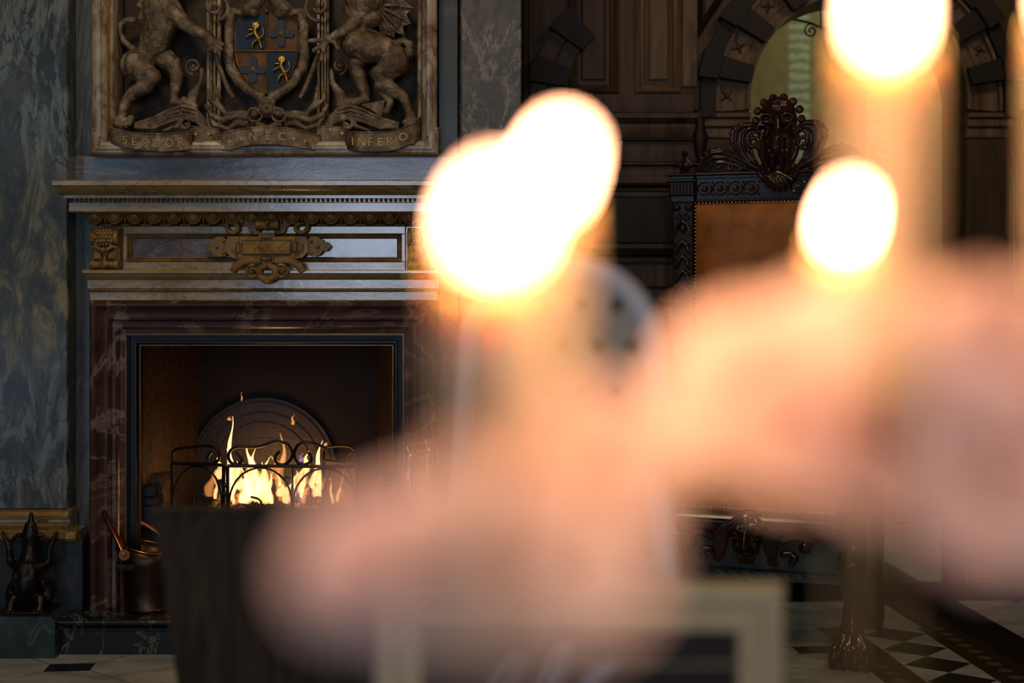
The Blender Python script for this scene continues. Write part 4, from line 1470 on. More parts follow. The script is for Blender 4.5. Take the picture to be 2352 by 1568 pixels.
for x in (505, 527, 555, 675, 701):
    r_ = interp(rowM, x)
    star(x, (r_[1] + r_[2]) / 2 + 2, r_[3] + .002, rb)
rowR = [(792, 301, 330, .055), (800, 303, 342, .075), (830, 304, 347, .09), (865, 304, 348, .092), (895, 302, 346, .09), (925, 294, 338, .08), (950, 284, 328, .07), (966, 268, 310, .05)]
rb = ribbon(rowR)
for ch, x in zip('INFERO', (810, 831, 850, 873, 895, 926)):
    r_ = interp(rowR, x)
    letter(ch, x, (r_[1] + r_[2]) / 2 + (0 if x < 900 else -2), r_[3] + .003, 18, rb, .0 if x < 900 else .2)
rowA = [(436, 290, 326, .03), (460, 292, 325, .045), (480, 292, 322, .045), (502, 298, 330, .03)]
rb = ribbon(rowA)
star(450, 308, .047, rb)
star(479, 308, .049, rb)
rowB = [(728, 292, 322, .03), (745, 290, 322, .04), (775, 292, 322, .045), (795, 296, 324, .04), (800, 296, 324, .03)]
rb = ribbon(rowB)
star(758, 298, .045, rb)
star(786, 306, .049, rb)

# ================================================================== FIRE
HX = X(605, 5.15)
logs = [((X(430, 5.05), 5.10, HZ + .04), (X(520, 5.1), 5.28, HZ + .34), .065, 'stout split log standing on end at the left of the fire'),
        ((X(560, 5.2), 5.22, HZ + .05), (X(690, 5.2), 5.30, HZ + .27), .055, 'glowing log leaning across the middle of the fire'),
        ((X(800, 5.2), 5.12, HZ + .06), (X(690, 5.2), 5.28, HZ + .34), .06, 'cracked log leaning in at the right of the fire'),
        ((X(500, 5.09), 5.09, HZ + .13), (X(760, 5.09), 5.11, HZ + .13), .05, 'charred log lying along the front of the fire'),
        ((X(480, 5.25), 5.25, HZ + .08), (X(740, 5.25), 5.3, HZ + .09), .05, 'charred log lying at the back of the fire')]
for i, (a_, b_, r, lab) in enumerate(logs):
    a_, b_ = Vector(a_), Vector(b_)
    mb = MB()
    n = 12
    pts = [(b_ - a_) * (j / n) for j in range(n + 1)]
    mb.tube(pts, [r * random.uniform(.88, 1.05) for _ in pts], 14)
    for v in mb.v:
        v += Vector((random.uniform(-1, 1), random.uniform(-1, 1), random.uniform(-1, 1))) * .004
    o = mb.obj('log', M['log'] if i != 3 else M['ash'])
    o.location = a_
    tag(o, lab, 'log', 'logs burning in the grate')
# grate
gr = thing('fire_grate', 'black iron grate holding the logs over the hearth', 'grate', (HX, 5.15, HZ))
mb = MB()
for i in range(9):
    x = -.26 + .065 * i
    mb.tube([(x, -.13, .03), (x, .14, .03)], .007, 8)
for y in (-.12, .12):
    mb.tube([(-.28, y, .025), (.28, y, .025)], .008, 8)
mb.obj('bar_rack', M['black_metal'], gr)
for sx in (-.25, .25):
    for sy in (-.12, .12):
        MB().tube([(sx, sy, 0), (sx, sy, .03)], .009, 8).obj('leg', M['black_metal'], gr)
for (px, h) in ((450, .26), (520, .20)):
    MB().tube([(X(px, 5.02) - HX, -.13, .03), (X(px, 5.02) - HX, -.135, h)], [.012, .008], 8).obj('upright', M['black_metal'], gr)


def flame(px, py, pyt, d, w0, mat, lean=0, seed=0, name='flame'):
    rnd = random.Random(seed)
    s_ = d / FPX
    z0, z1 = Z(py, d), Z(pyt, d)
    n = 16
    ph = rnd.uniform(0, 6)
    fr_ = rnd.uniform(1.2, 2.4)
    pts, rad = [], []
    for i in range(n + 1):
        t = i / n
        x = X(px, d) + lean * s_ * t + math.sin(ph + t * fr_ * 4) * w0 * .6 * s_ * t
        pts.append((x, d + math.cos(ph + t * 5) * .01 * t, z0 + (z1 - z0) * t))
        rr = (math.sin(PI * min(1, (t * .82 + .14)) ** .8)) ** 1.1 * (1 - t * .6)
        rad.append(max(.0008, w0 * s_ * rr * (1 + .25 * math.sin(ph * 3 + t * 17) * t)))
    return MB().tube(pts, rad, 12, True, .45), pts


fire = thing('fire', 'bright orange and yellow flames rising from the logs', 'fire', (HX, 5.15, HZ))
FL = [(527, 1095, 957, 5.12, 7, 'fire', 4), (530, 1120, 1030, 5.12, 10, 'fire', -4), (572, 1150, 1022, 5.15, 17, 'fire', 4), (590, 1152, 1030, 5.1, 12, 'fire', -6), (560, 1156, 1090, 5.08, 22, 'fire', 6),
      (600, 1156, 1060, 5.12, 14, 'fire', 10), (620, 1156, 1088, 5.1, 12, 'fire', -4), (610, 1158, 1080, 5.04, 5, 'fire', 3), (645, 1150, 995, 5.2, 12, 'fire_dim', 4), (672, 975, 952, 5.2, 5, 'fire_dim', 2),
      (655, 1156, 1100, 5.1, 12, 'fire', 12), (690, 1130, 1060, 5.2, 12, 'fire', 4), (725, 1110, 1012, 5.15, 9, 'fire', 14), (735, 1140, 1060, 5.15, 12, 'fire', 4), (775, 1152, 1108, 5.08, 6, 'fire', 6),
      (765, 1156, 1100, 5.1, 5, 'fire', -8), (500, 1100, 1050, 5.2, 14, 'fire', 8), (480, 1140, 1075, 5.18, 14, 'fire_dim', 8), (540, 1100, 1060, 5.22, 18, 'fire', 0), (630, 1100, 1045, 5.22, 16, 'fire_dim', 0),
      (705, 1085, 1035, 5.2, 8, 'fire', 0), (555, 920, 900, 5.3, 2, 'fire_dim', 0), (745, 1030, 1012, 5.1, 6, 'fire_dim', 4), (690, 1150, 1120, 5.06, 14, 'fire_violet', 0), (668, 1160, 1110, 5.06, 10, 'fire_violet', 4),
      (690, 1060, 1038, 5.1, 7, 'fire_violet', 4), (525, 965, 955, 5.12, 6, 'fire_dim', 4)]
rf = random.Random(5)
for i in range(46):
    px = rf.choice((rf.gauss(585, 45), rf.gauss(560, 25), rf.gauss(740, 28), rf.uniform(470, 790)))
    px = min(max(px, 450), 790)
    hgt = rf.uniform(30, 85) * (1.0 - abs(px - 600) / 420)
    y0 = rf.uniform(1110, 1160)
    FL.append((px, y0, y0 - hgt, rf.uniform(5.03, 5.24), rf.uniform(3, 11), rf.choice(('fire', 'fire', 'fire_dim')), rf.uniform(-10, 14)))
for i, (px, py, pyt, d, w0, mt, ln) in enumerate(FL):
    mb, pts = flame(px, py, pyt, d, w0, mt, ln, i * 7 + 3)
    part(mb, 'flame', M[mt], parent=fire)
fl = bpy.data.lights.new('fire_light', 'POINT')
fl.energy = 2.6
fl.color = (1.0, 0.42, 0.13)
fl.shadow_soft_size = .09
fo_ = bpy.data.objects.new('fire_light', fl)
COL.objects.link(fo_)
fo_.location = (HX, 5.02, .50)
fl2 = bpy.data.lights.new('ember_light', 'POINT')
fl2.energy = 2.2
fl2.color = (1.0, 0.48, 0.18)
fl2.shadow_soft_size = .05
fo2 = bpy.data.objects.new('ember_light', fl2)
COL.objects.link(fo2)
fo2.location = (HX - .02, 5.0, .34)

# ================================================================== FIRE SCREEN
SD = 4.95
scr = thing('fire_screen', 'black wrought iron folding spark screen with scrolled top in front of the fire', 'fire screen', (X(632, SD), SD, HZ))
SO = Vector((X(632, SD), SD, HZ))


def sq(x, y, d=SD):          # sketch coordinates of the close view
    return P(340 + x / 4.2, 900 + y / 4.2, d) - SO


def panel(name, xa, xb, da, db, yta, ytb, arches, scrolls):
    mb = MB()

    def D(x):
        return da + (db - da) * (x - xa) / (xb - xa)

    def q(x, y):
        return sq(x, y, D(x))
    zb = .012
    for x, yt in ((xa, yta), (xb, ytb)):
        p = q(x, yt)
        mb.tube([p, (p.x, p.y, zb - .012)], .0065, 8)
    mb.tube([q(xa, yta), q(xb, ytb)], .006, 8)
    pa, pb = q(xa, yta), q(xb, ytb)
    mb.tube([(pa.x, pa.y, zb + .03), (pb.x, pb.y, zb + .03)], .005, 8)
    for (a_, b_, top) in arches:
        c_ = (a_ + b_) / 2
        r = (b_ - a_) / 2
        mb.tube([q(c_ - r * math.cos(PI * i / 20), top + 330 - 330 * math.sin(PI * i / 20)) for i in range(21)] + [Vector((q(b_, top).x, q(b_, top).y, zb + .03))], .0035, 8)
        mb.tube([q(a_, top + 330), Vector((q(a_, top).x, q(a_, top).y, zb + .03))], .0035, 8)
    for s_ in scrolls:
        mb.tube([q(x, y) for x, y in s_], .0055, 8)
    fr_ = mb.obj(name, M['black_metal'], scr)
    me = MB()
    n = 10
    for i in range(n):
        a_ = pa + (pb - pa) * (i / n)
        b_ = pa + (pb - pa) * ((i + 1) / n)
        me.add([(a_.x, a_.y + .002, zb + .03), (b_.x, b_.y + .002, zb + .03), (b_.x, b_.y + .002, b_.z), (a_.x, a_.y + .002, a_.z)], [(0, 1, 2, 3)])
    mo = me.obj('wire_mesh', M['mesh'], fr_, 0)
    return fr_


def curve(pts, n=6):
    """smooth path through points"""
    out = []
    m = len(pts)
    for i in range(m - 1):
        p0, p1, p2, p3 = pts[max(i - 1, 0)], pts[i], pts[i + 1], pts[min(i + 2, m - 1)]
        for j in range(n):
            t = j / n
            out.append(tuple(.5 * (2 * p1[k_] + (p2[k_] - p0[k_]) * t + (2 * p0[k_] - 5 * p1[k_] + 4 * p2[k_] - p3[k_]) * t * t + (3 * p1[k_] - p0[k_] - 3 * p2[k_] + p3[k_]) * t ** 3) for k_ in range(len(p1))))
    out.append(tuple(pts[-1]))
    return out


panel('left_leaf', 235, 730, 5.02, 4.94, 685, 705, [(240, 710, 712)],
      [curve([(235, 685), (237, 600), (260, 560), (320, 542), (430, 530), (560, 520), (650, 540), (690, 600), (680, 655), (630, 690), (590, 670), (580, 630), (610, 578)])])
panel('centre_leaf', 768, 2010, 4.94, 4.94, 712, 720, [(785, 1385, 732), (1400, 2000, 738)],
      [curve([(1040, 530), (930, 528), (860, 530), (800, 560), (775, 620), (800, 680), (860, 700), (905, 670), (890, 630), (852, 588)]),
       curve([(1040, 530), (1130, 510), (1200, 482), (1270, 478), (1350, 510), (1392, 590), (1370, 660), (1310, 700), (1250, 690), (1225, 650), (1235, 610), (1270, 575)]),
       curve([(1720, 545), (1620, 500), (1520, 484), (1450, 510), (1412, 580), (1425, 660), (1480, 700), (1550, 685), (1575, 640), (1545, 580)])])
panel('right_leaf', 1690, 2025, 5.10, 4.96, 655, 710, [(1700, 1990, 700)],
      [curve([(1690, 655), (1692, 570), (1720, 535), (1780, 525), (1920, 522), (1985, 550), (2012, 620), (2025, 710)]),
       curve([(2010, 640), (1985, 590), (1950, 600), (1930, 650), (1950, 690), (1985, 690)])])
MB().tube([sq(1392, 716), (sq(1392, 716).x, sq(1392, 716).y, .04)], .004, 8).obj('divider', M['black_metal'], scr)
for y in (900, 980):
    MB().tube([sq(730, y, 4.938), sq(768, y, 4.938)], .008, 8).obj('hinge', M['black_metal'], scr)
hb = MB().tube([sq(430, 1075, 4.93), sq(435, 1000, 4.92), sq(455, 975, 4.92), sq(535, 985, 4.92)], .004, 8).obj('handle', M['black_metal'], scr)
MB().tube([sq(990, 1010, 4.92), sq(1060, 1028, 4.92), sq(1090, 1055, 4.92), sq(1092, 1100, 4.93)], .004, 8).obj('handle', M['black_metal'], scr)

# ================================================================== COPPER COAL BUCKET
bk = thing('coal_bucket', 'tarnished copper coal bucket with a swung-over handle on the hearth', 'bucket', (X(338, 4.84), 4.86, HZ))
mb = MB()
n = 32
rings = [(.074, 0), (.080, .004), (.082, .012), (.078, .018), (.084, .08), (.092, .16), (.098, .205)]
vs = []
for (r, h) in rings:
    for j in range(n):
        t = 2 * PI * j / n
        hh = h
        if h > .15:
            hh = h + .04 * max(0, -math.cos(t) * .6 + .2) * (h - .15) / .055
        vs.append((r * math.cos(t), r * .92 * math.sin(t), hh))
fs = [tuple(reversed(range(n)))]
for i in range(len(rings) - 1):
    for j in range(n):
        j2 = (j + 1) % n
        fs.append((i * n + j, i * n + j2, (i + 1) * n + j2, (i + 1) * n + j))
mb.add(vs, fs)
bb = mb.obj('body', M['copper_dk'], bk)
sol = bb.modifiers.new('wall', 'SOLIDIFY')
sol.thickness = .003
rim = [vs[(len(rings) - 1) * n + j % n] for j in range(n + 1)]
MB().tube(rim, .0035, 8).obj('rim', M['copper'], bk)
hd = curve([(-.060, -.085, .205), (-.10, -.05, .265), (-.148, .0, .318), (-.150, .03, .326), (-.10, .06, .305), (-.03, .085, .275), (.03, .09, .235)], 6)
MB().tube(hd, [.0075 + .003 * math.sin(PI * i / (len(hd) - 1)) for i in range(len(hd))], 10, True, 1.3).obj('handle', M['copper'], bk)
mb = MB().lathe([(.019, -.004), (.019, 0), (.017, .002)], (-.058, -.088, .205), 16, 'y')
mb.ell((-.058, -.094, .205), .006)
mb.obj('handle_boss', M['copper'], bk)
mb = MB().bbox((-.088, -.088, .150), (-.022, -.078, .172), .003)
for x in (-.078, -.055, -.032):
    mb.ell((x, -.090, .161), .0055, 8, 6)
mb.obj('rivet_plate', M['copper_dk'], bk)

# ================================================================== FIRE IRONS
for (px, d, zt, lab) in ((942, 4.79, 1020, 'steel fire iron with a baluster handle nearest the firebox'), (984, 4.81, 1006, 'taller steel fire iron with a baluster handle, farther from the firebox')):
    t = thing('fire_iron', lab, 'fire iron', (X(px, d), d, HZ), 0, 'fire irons standing right of the opening')
    z1 = Z(zt, d) - HZ
    MB().lathe([(.004, .006), (.004, z1 - .16)], (0, 0, 0), 10).obj('shaft', M['steel'], t)
    MB().lathe([(.005, z1 - .16), (.010, z1 - .15), (.006, z1 - .14), (.010, z1 - .10), (.007, z1 - .065), (.005, z1 - .05), (.011, z1 - .04), (.005, z1 - .03), (.010, z1 - .015), (.011, z1 - .005), (.006, z1)], (0, 0, 0), 14).obj('handle', M['steel'], t)
    MB().lathe([(.035, 0), (.036, .004), (.012, .010), (.006, .014)], (0, 0, 0), 18).obj('foot', M['black_metal'], t)

# ================================================================== GRIFFIN FIREDOG
gd = thing('firedog', 'dark bronze winged beast firedog crouching on the green marble block', 'firedog', (X(68, 4.80), 4.80, BLK))
mb = MB()


def g(px, py, off=0.0):
    return Vector((X(px, 4.80) - X(68, 4.80), -off, Z(py, 4.80) - BLK))


gs = 4.80 / FPX


def gl(pts):
    mb.chain([(g(a_, b_, o2), r * gs) for (a_, b_, r, o2) in pts])


gl([(72, 1180, 5, 0), (72, 1195, 7, 0), (70, 1210, 15, .0), (70, 1230, 20, .0), (70, 1255, 17, 0), (68, 1280, 20, .01), (68, 1305, 27, .03), (70, 1330, 30, .03), (66, 1355, 26, .02), (66, 1380, 22, .0)])
for s_ in (-1, 1):
    f_ = lambda x: 68 + s_ * x
    gl([(f_(22), 1300, 14, .02), (f_(44), 1290, 9, .0), (f_(46), 1260, 8, 0), (f_(56), 1236, 5, 0), (f_(62), 1222, 4, 0)])
    gl([(f_(30), 1370, 13, .03), (f_(34), 1385, 11, .045), (f_(32), 1400, 9, .06)])
    for t in (-9, 0, 9):
        gl([(f_(32 + t), 1392, 5, .06), (f_(33 + t), 1400, 4, .075)])
    gl([(f_(12), 1232, 8, .0), (f_(26), 1228, 5, 0), (f_(36), 1234, 4, 0), (f_(40), 1244, 4, 0)])
    gl([(f_(18), 1308, 9, .05), (f_(20), 1318, 7, .055)])
    gl([(f_(44), 1372, 13, .0), (f_(40), 1350, 12, .0), (f_(30), 1338, 12, .01)])
gl([(68, 1325, 12, .055), (68, 1345, 10, .06), (68, 1358, 6, .055)])
for v in mb.v:
    v.z = max(v.z, .002)
mb.obj('figure', M['bronze'], gd, blob=.0035)
MB().bbox((-.085, -.075, -.0), (.085, .06, .010), .003).obj('base', M['bronze'], gd)

# ================================================================== THRONE CHAIR
TH = math.radians(20)
BY = 5.24
th = thing('throne_chair', 'tall carved dark wood throne chair with brown studded leather back', 'chair', (.975, BY, 0), -TH)
SB = FPX / BY
ZB = lambda y: CAMH - (y - HOR) / SB
# leather back
zb0, zb1 = ZB(1020), ZB(466)
mb = MB()
nx, nz = 24, 30
vs, fs = [], []
for i in range(nz + 1):
    for j in range(nx + 1):
        uu, vv = j / nx, i / nz
        e = min(uu, 1 - uu, .5) * 2
        f2 = min(vv, 1 - vv) * 2
        puff = .030 * (1 - (1 - min(1, e * 3.2)) ** 2.4) * (1 - (1 - min(1, f2 * 4.2)) ** 2.4)
        vs.append((-.295 + .59 * uu, -.028 - puff, zb0 + (zb1 - zb0) * vv))
for i in range(nz):
    for j in range(nx):
        a_ = i * (nx + 1) + j
        fs.append((a_, a_ + 1, a_ + nx + 2, a_ + nx + 1))
k0 = len(vs)
mb.add(vs, fs)
mb.box((-.295, -.029, zb0), (.295, .02, zb1))
mb.obj('back_cushion', M['leather'], th, 60, None)['label'] = 'brown leather back cushion'
mb = MB()


def nails(p0, p1, pitch=.0135):
    p0, p1 = Vector(p0), Vector(p1)
    n = int((p1 - p0).length / pitch)
    for i in range(n + 1):
        mb.ell(p0 + (p1 - p0) * (i / n), .0042, 7, 5)


nails((-.297, -.034, zb0), (-.297, -.034, zb1 + .004))
nails((.297, -.034, zb0), (.297, -.034, zb1 + .004))
nails((-.297, -.034, zb1 + .004), (.297, -.034, zb1 + .004))
nails((-.297, -.034, zb0), (.297, -.034, zb0))
o = mb.obj('nail_trim', M['nail'], th)
o['kind'] = 'stuff'
# posts
for s_ in (-1, 1):
    mb = MB()
    mb.bbox((s_ * .305, -.03, .03), (s_ * .385, .03, ZB(460)), .006)
    post = mb.obj('back_post', M['mahog'], th)
    mb = MB()
    cx_ = s_ * .345
    z = ZB(474)
    for q in (-1, 1):
        mb.ell((cx_ + q * .022, -.036, z), .013)
        mb.tube([(x, -.036, zz) for x, zz in spiral(cx_ + q * .018, z - .035, .014, .004, 90, q * 1.0, 12)], .004, 6)
    zt = ZB(505)
    mb.chain([(Vector((cx_ - .030, -.034, zt - .05)), .007), (Vector((cx_ - .018, -.038, zt - .015)), .007), (Vector((cx_, -.042, zt)), .008), (Vector((cx_ + .018, -.038, zt - .015)), .007), (Vector((cx_ + .030, -.034, zt - .05)), .007)])
    mb.ell((cx_, -.040, zt - .03), (.012, .010, .016))
    for i in range(4):
        zz = zt - .075 - i * .055
        for q in (-1, 1):
            mb.chain([(Vector((cx_, -.038, zz)), .007), (Vector((cx_ + q * .016, -.042, zz - .018)), .0095), (Vector((cx_ + q * .026, -.038, zz - .048)), .006)])
            mb.ell((cx_ + q * .030, -.036, zz - .012), .0065, 8, 6)
    zz = zt - .30
    for q in range(7):
        mb.ell((cx_ + .010 * math.cos(q * .9), -.042, zz + .012 * math.sin(q * .9)), .0075, 8, 6)
    for q in (-1, 1):
        mb.chain([(Vector((cx_ + q * .010, -.036, zz)), .007), (Vector((cx_ + q * .028, -.038, zz - .03)), .009), (Vector((cx_ + q * .022, -.036, zz - .06)), .005)])
    for zz in (zt - .40, zt - .46):
        mb.lathe([(.018, -.036), (.020, -.040), (.014, -.041), (.013, -.037), (.006, -.038), (.005, -.044), (.001, -.046)], (cx_, 0, zz), 14, 'y')
    for q in (-1, 0, 1):
        mb.chain([(Vector((cx_ + q * .008, -.034, zt - .49)), .006), (Vector((cx_ + q * .024, -.036, zt - .515)), .006), (Vector((cx_ + q * .020, -.034, zt - .545)), .002)])
    # strap lines further down
    for q in (-.03, .03):
        mb.tube([(cx_ + q, -.032, zt - .42), (cx_ + q, -.032, .56)], .003, 6)
    mb.obj('post_carving', M['mahog'], post)
    # fluted corner block, cap and finial
    mb = MB()
    z0, z1 = ZB(446), ZB(414)
    mb.bbox((cx_ - .050, -.045, z0), (cx_ + .050, .04, z1), .004)
    for i in range(8):
        mb.tube([(cx_ - .044 + i * .0126, -.047, z0 + .005), (cx_ - .044 + i * .0126, -.047, z1 - .005)], .0042, 6)
    mb.bbox((cx_ - .058, -.052, z1), (cx_ + .052, .04, ZB(408)), .003)
    mb.bbox((cx_ - .062, -.058, ZB(400)), (cx_ + .052, .04, ZB(395)), .003)
    mb.bbox((cx_ - .045, -.04, ZB(408)), (cx_ + .045, .04, ZB(400)), .003)
    mb.bbox((cx_ - .045, -.04, ZB(462)), (cx_ + .045, .03, z0), .003)
    mb.obj('corner_block', M['mahog'], post)
    mb = MB()
    f0 = ZB(395)
    mb.lathe([(.022, f0), (.023, f0 + .006), (.012, f0 + .010), (.020, f0 + .020), (.024, f0 + .030), (.020, f0 + .042), (.010, f0 + .056), (.006, f0 + .064), (.012, f0 + .072), (.013, f0 + .078), (.007, f0 + .086), (.001, f0 + .088)], (cx_ + .005, -.02, 0), 16)
    for i in range(8):
        t = 2 * PI * i / 8
        mb.chain([(Vector((cx_ + .005 + .014 * math.cos(t), -.02 + .014 * math.sin(t), f0 + .014)), .003), (Vector((cx_ + .005 + .022 * math.cos(t), -.02 + .022 * math.sin(t), f0 + .030)), .0055), (Vector((cx_ + .005 + .008 * math.cos(t), -.02 + .008 * math.sin(t), f0 + .058)), .002)])
    mb.obj('finial', M['mahog'], post)
# crest rail with guilloche
mb = MB()
z0, z1 = ZB(462), ZB(398)
mb.bbox((-.295, -.03, z0), (.295, .03, z1), .004)
mb.bbox((-.298, -.048, ZB(400)), (.298, .03, ZB(393)), .003)
mb.bbox((-.295, -.040, ZB(408)), (.295, .03, ZB(400)), .003)
mb.bbox((-.295, -.040, ZB(461)), (.295, .03, ZB(455)), .003)
cr = mb.obj('crest_rail', M['mahog'], th)
mb = MB()
zc_ = ZB(431)
for i in range(10):
    x = -.262 + .058 * i
    if abs(x) < .07:
        continue
    mb = MB()
    mb.tube([(x + .026 * math.cos(t), -.034, zc_ + .024 * math.sin(t)) for t in [2 * PI * j / 18 for j in range(19)]], .0032, 6)
    mb.lathe([(.014, -.032), (.013, -.038), (.006, -.037), (.005, -.043), (.001, -.044)], (x, 0, zc_), 12, 'y')
    for j in range(6):
        t = j * PI / 3
        mb.ell((x + .010 * math.cos(t), -.038, zc_ + .010 * math.sin(t)), .004, 7, 5)
    for q in (-1, 1):
        mb.ell((x + .029, -.034, zc_ + q * .022), .005, 7, 5)
    mb.obj('rosette', M['mahog'], cr)
# carved head with ring of curls, acanthus wings
mb = MB()
hz = lambda y: ZB(y)
HXc = .012


def hp(px, py, off=0.03):
    return Vector(((px - 1797) / SB + HXc, -off, ZB(py)))


hs = 1 / SB


def hl(pts, m=None):
    (m or mb).chain([(hp(a_, b_, o2), r * hs) for (a_, b_, r, o2) in pts])


mb.ell(hp(1797, 280, .02), (42 * hs, .05, 48 * hs))
mb.ell(hp(1797, 255, .04), (38 * hs, .052, 30 * hs))
mb.ell(hp(1797, 335, .02), (34 * hs, .045, 50 * hs))
hl([(1770, 268, 5, .062), (1783, 262, 5, .078), (1797, 260, 5, .086), (1811, 262, 5, .078), (1824, 268, 5, .062)])
hl([(1775, 240, 3, .07), (1797, 236, 3, .082), (1819, 240, 3, .07)])
hl([(1797, 282, 9, .075), (1798, 305, 11, .085), (1798, 325, 15, .10), (1798, 345, 14, .105), (1799, 356, 9, .09)])
for s_ in (-1, 1):
    f_ = lambda x: 1797 + s_ * x
    hl([(f_(16), 284, 10, .065), (f_(26), 282, 9, .055)])
    mb.tube([hp(f_(24) + 12 * math.cos(t), 276 + 9 * math.sin(t), .078) for t in [2 * PI * j / 14 for j in range(15)]], 2.6 * hs, 6)
    mb.ell(hp(f_(24), 277, .078), .007)
    mb.tube([hp(f_(34) + 13 * math.cos(t), 302 + 12 * math.sin(t), .06) for t in [PI + PI * 1.4 * j / 14 for j in range(15)]], 3 * hs, 6)
    hl([(f_(14), 352, 8, .085), (f_(26), 372, 8, .06), (f_(22), 395, 8, .05)])
    hl([(f_(8), 362, 6, .085), (f_(10), 382, 6, .07)])
    hl([(f_(36), 300, 9, .03), (f_(42), 328, 9, .034), (f_(38), 356, 8, .04), (f_(28), 380, 7, .045), (f_(18), 398, 6, .05)])
    hl([(f_(22), 330, 13, .045), (f_(20), 350, 12, .05)])
    # ear-like volute and scroll
    mb.tube([hp(a_, b_, .045) for a_, b_ in spiral(f_(58), 330, 16, 5, 60, s_ * 1.2, 16)], 5 * hs, 8)
    hl([(f_(20), 392, 9, .05), (f_(34), 386, 9, .045), (f_(44), 396, 8, .04), (f_(36), 408, 7, .04)])
for i in range(10):
    a_ = -28 + i * (236 / 9)
    t = math.radians(a_)
    c_ = (1797 + 52 * math.cos(t), 276 - 50 * math.sin(t))
    mb.ell(hp(c_[0], c_[1], .03), .0158)
    mb.tube([hp(x, y, .045) for x, y in spiral(c_[0], c_[1], 7, 2, 0, 1.6, 14)], 1.5 * hs, 5)
mb.ell(hp(1797, 385, .02), (26 * hs, .03, 26 * hs))
mb.obj('lion_mask', M['mahog'], cr, blob=.0018)
for s_ in (-1, 1):
    mb = MB()
    f_ = lambda x: 1797 + s_ * x
    # plumes: upper one curls beside the head, lower one lies on the rail
    for (A_, B_, n_) in (([(44, 388), (68, 376), (92, 354), (107, 325), (104, 298), (84, 284), (60, 284), (46, 292)], [(44, 384), (54, 368), (62, 350), (66, 330), (64, 314), (58, 304), (52, 302), (48, 306)], 6),
                         ([(48, 386), (74, 370), (100, 354), (128, 341), (156, 343), (178, 360), (187, 378), (190, 392)], [(52, 391), (76, 386), (100, 378), (124, 371), (144, 371), (158, 378), (166, 386), (168, 393)], 6)):
        for i in range(n_):
            q = i / (n_ - 1)
            pp = [(f_(a_[0] + (b2[0] - a_[0]) * q), a_[1] + (b2[1] - a_[1]) * q, 3.0 + 1.6 * math.sin(PI * j_ / 7), .036 - .012 * q + (.006 if i % 2 else 0)) for j_, (a_, b2) in enumerate(zip(A_, B_))]
            hl(pp)
        hl([(f_((a_[0] + b2[0]) / 2), (a_[1] + b2[1]) / 2, 4 + 9 * math.sin(PI * j_ / 7), .012) for j_, (a_, b2) in enumerate(zip(A_, B_))])
    for (x, y) in ((128, 340), (142, 338), (156, 343), (168, 350), (179, 361), (186, 375), (108, 318), (108, 305), (100, 294), (88, 286)):
        mb.ell(hp(f_(x), y, .036), .0085)
    for (cx_, cy_, r) in ((86, 380, 9), (112, 382, 8), (136, 372, 13), (166, 378, 12), (44, 388, 9)):
        mb.tube([hp(a_, b_, .03) for a_, b_ in spiral(f_(cx_), cy_, r, 3, 180, s_ * 1.2, 14)], 3.6 * hs, 7)
    hl([(f_(30), 392, 8, .025), (f_(60), 392, 7, .025), (f_(84), 386, 5, .025)])
    mb.obj('acanthus_wing', M['mahog'], cr, blob=.0018)
mb = MB()
for i in range(7):
    t = math.radians(-60 + i * 20)
    mb.chain([(hp(1797, 396, .045), .012), (hp(1797 + 24 * math.sin(t), 396 + 26 * math.cos(t), .055), .010), (hp(1797 + 38 * math.sin(t), 396 + 42 * math.cos(t), .052), .008)])
mb.obj('shell_pendant', M['mahog'], cr, blob=.0028)
# seat
FY = -.55
mb = MB()
nx, ny = 20, 20
vs, fs = [], []
for i in range(ny + 1):
    for j in range(nx + 1):
        uu, vv = j / nx, i / ny
        e = min(uu, 1 - uu) * 2
        f2 = min(vv, 1 - vv) * 2
        puff = .045 * (1 - (1 - min(1, e * 3)) ** 2.4) * (1 - (1 - min(1, f2 * 3)) ** 2.4)
        vs.append((-.34 + .68 * uu, FY - .01 + .58 * vv, .515 + puff))
for i in range(ny):
    for j in range(nx):
        a_ = i * (nx + 1) + j
        fs.append((a_, a_ + 1, a_ + nx + 2, a_ + nx + 1))
mb.add(vs, fs)
mb.box((-.34, FY - .01, .485), (.34, -.03, .516))
mb.obj('seat_cushion', M['leather'], th, 60)
mb = MB()
nails((-.34, FY - .014, .492), (.34, FY - .014, .492))
mb.obj('nail_trim', M['nail'], th)['kind'] = 'stuff'
mb = MB()
mb.bbox((-.34, FY - .012, .40), (.34, -.03, .485), .004)
mb.extr([(FY - .012, .47), (FY - .024, .466), (FY - .028, .458), (FY - .020, .450), (FY - .022, .442), (FY - .012, .436)], -.32, .32)
sr = mb.obj('seat_rail', M['mahog'], th)
# seat mask: a bearded face between scrolls
mb = MB()
fz = lambda y: .41 - (y - 1240) / 715.0
SF = 1 / 715.0


def sp2(dx, y, off=0.0):
    return Vector((dx * SF, FY - .02 - off, fz(y)))


def sl(pts):
    mb.chain([(sp2(a_, b_, o2), r * SF) for (a_, b_, r, o2) in pts])


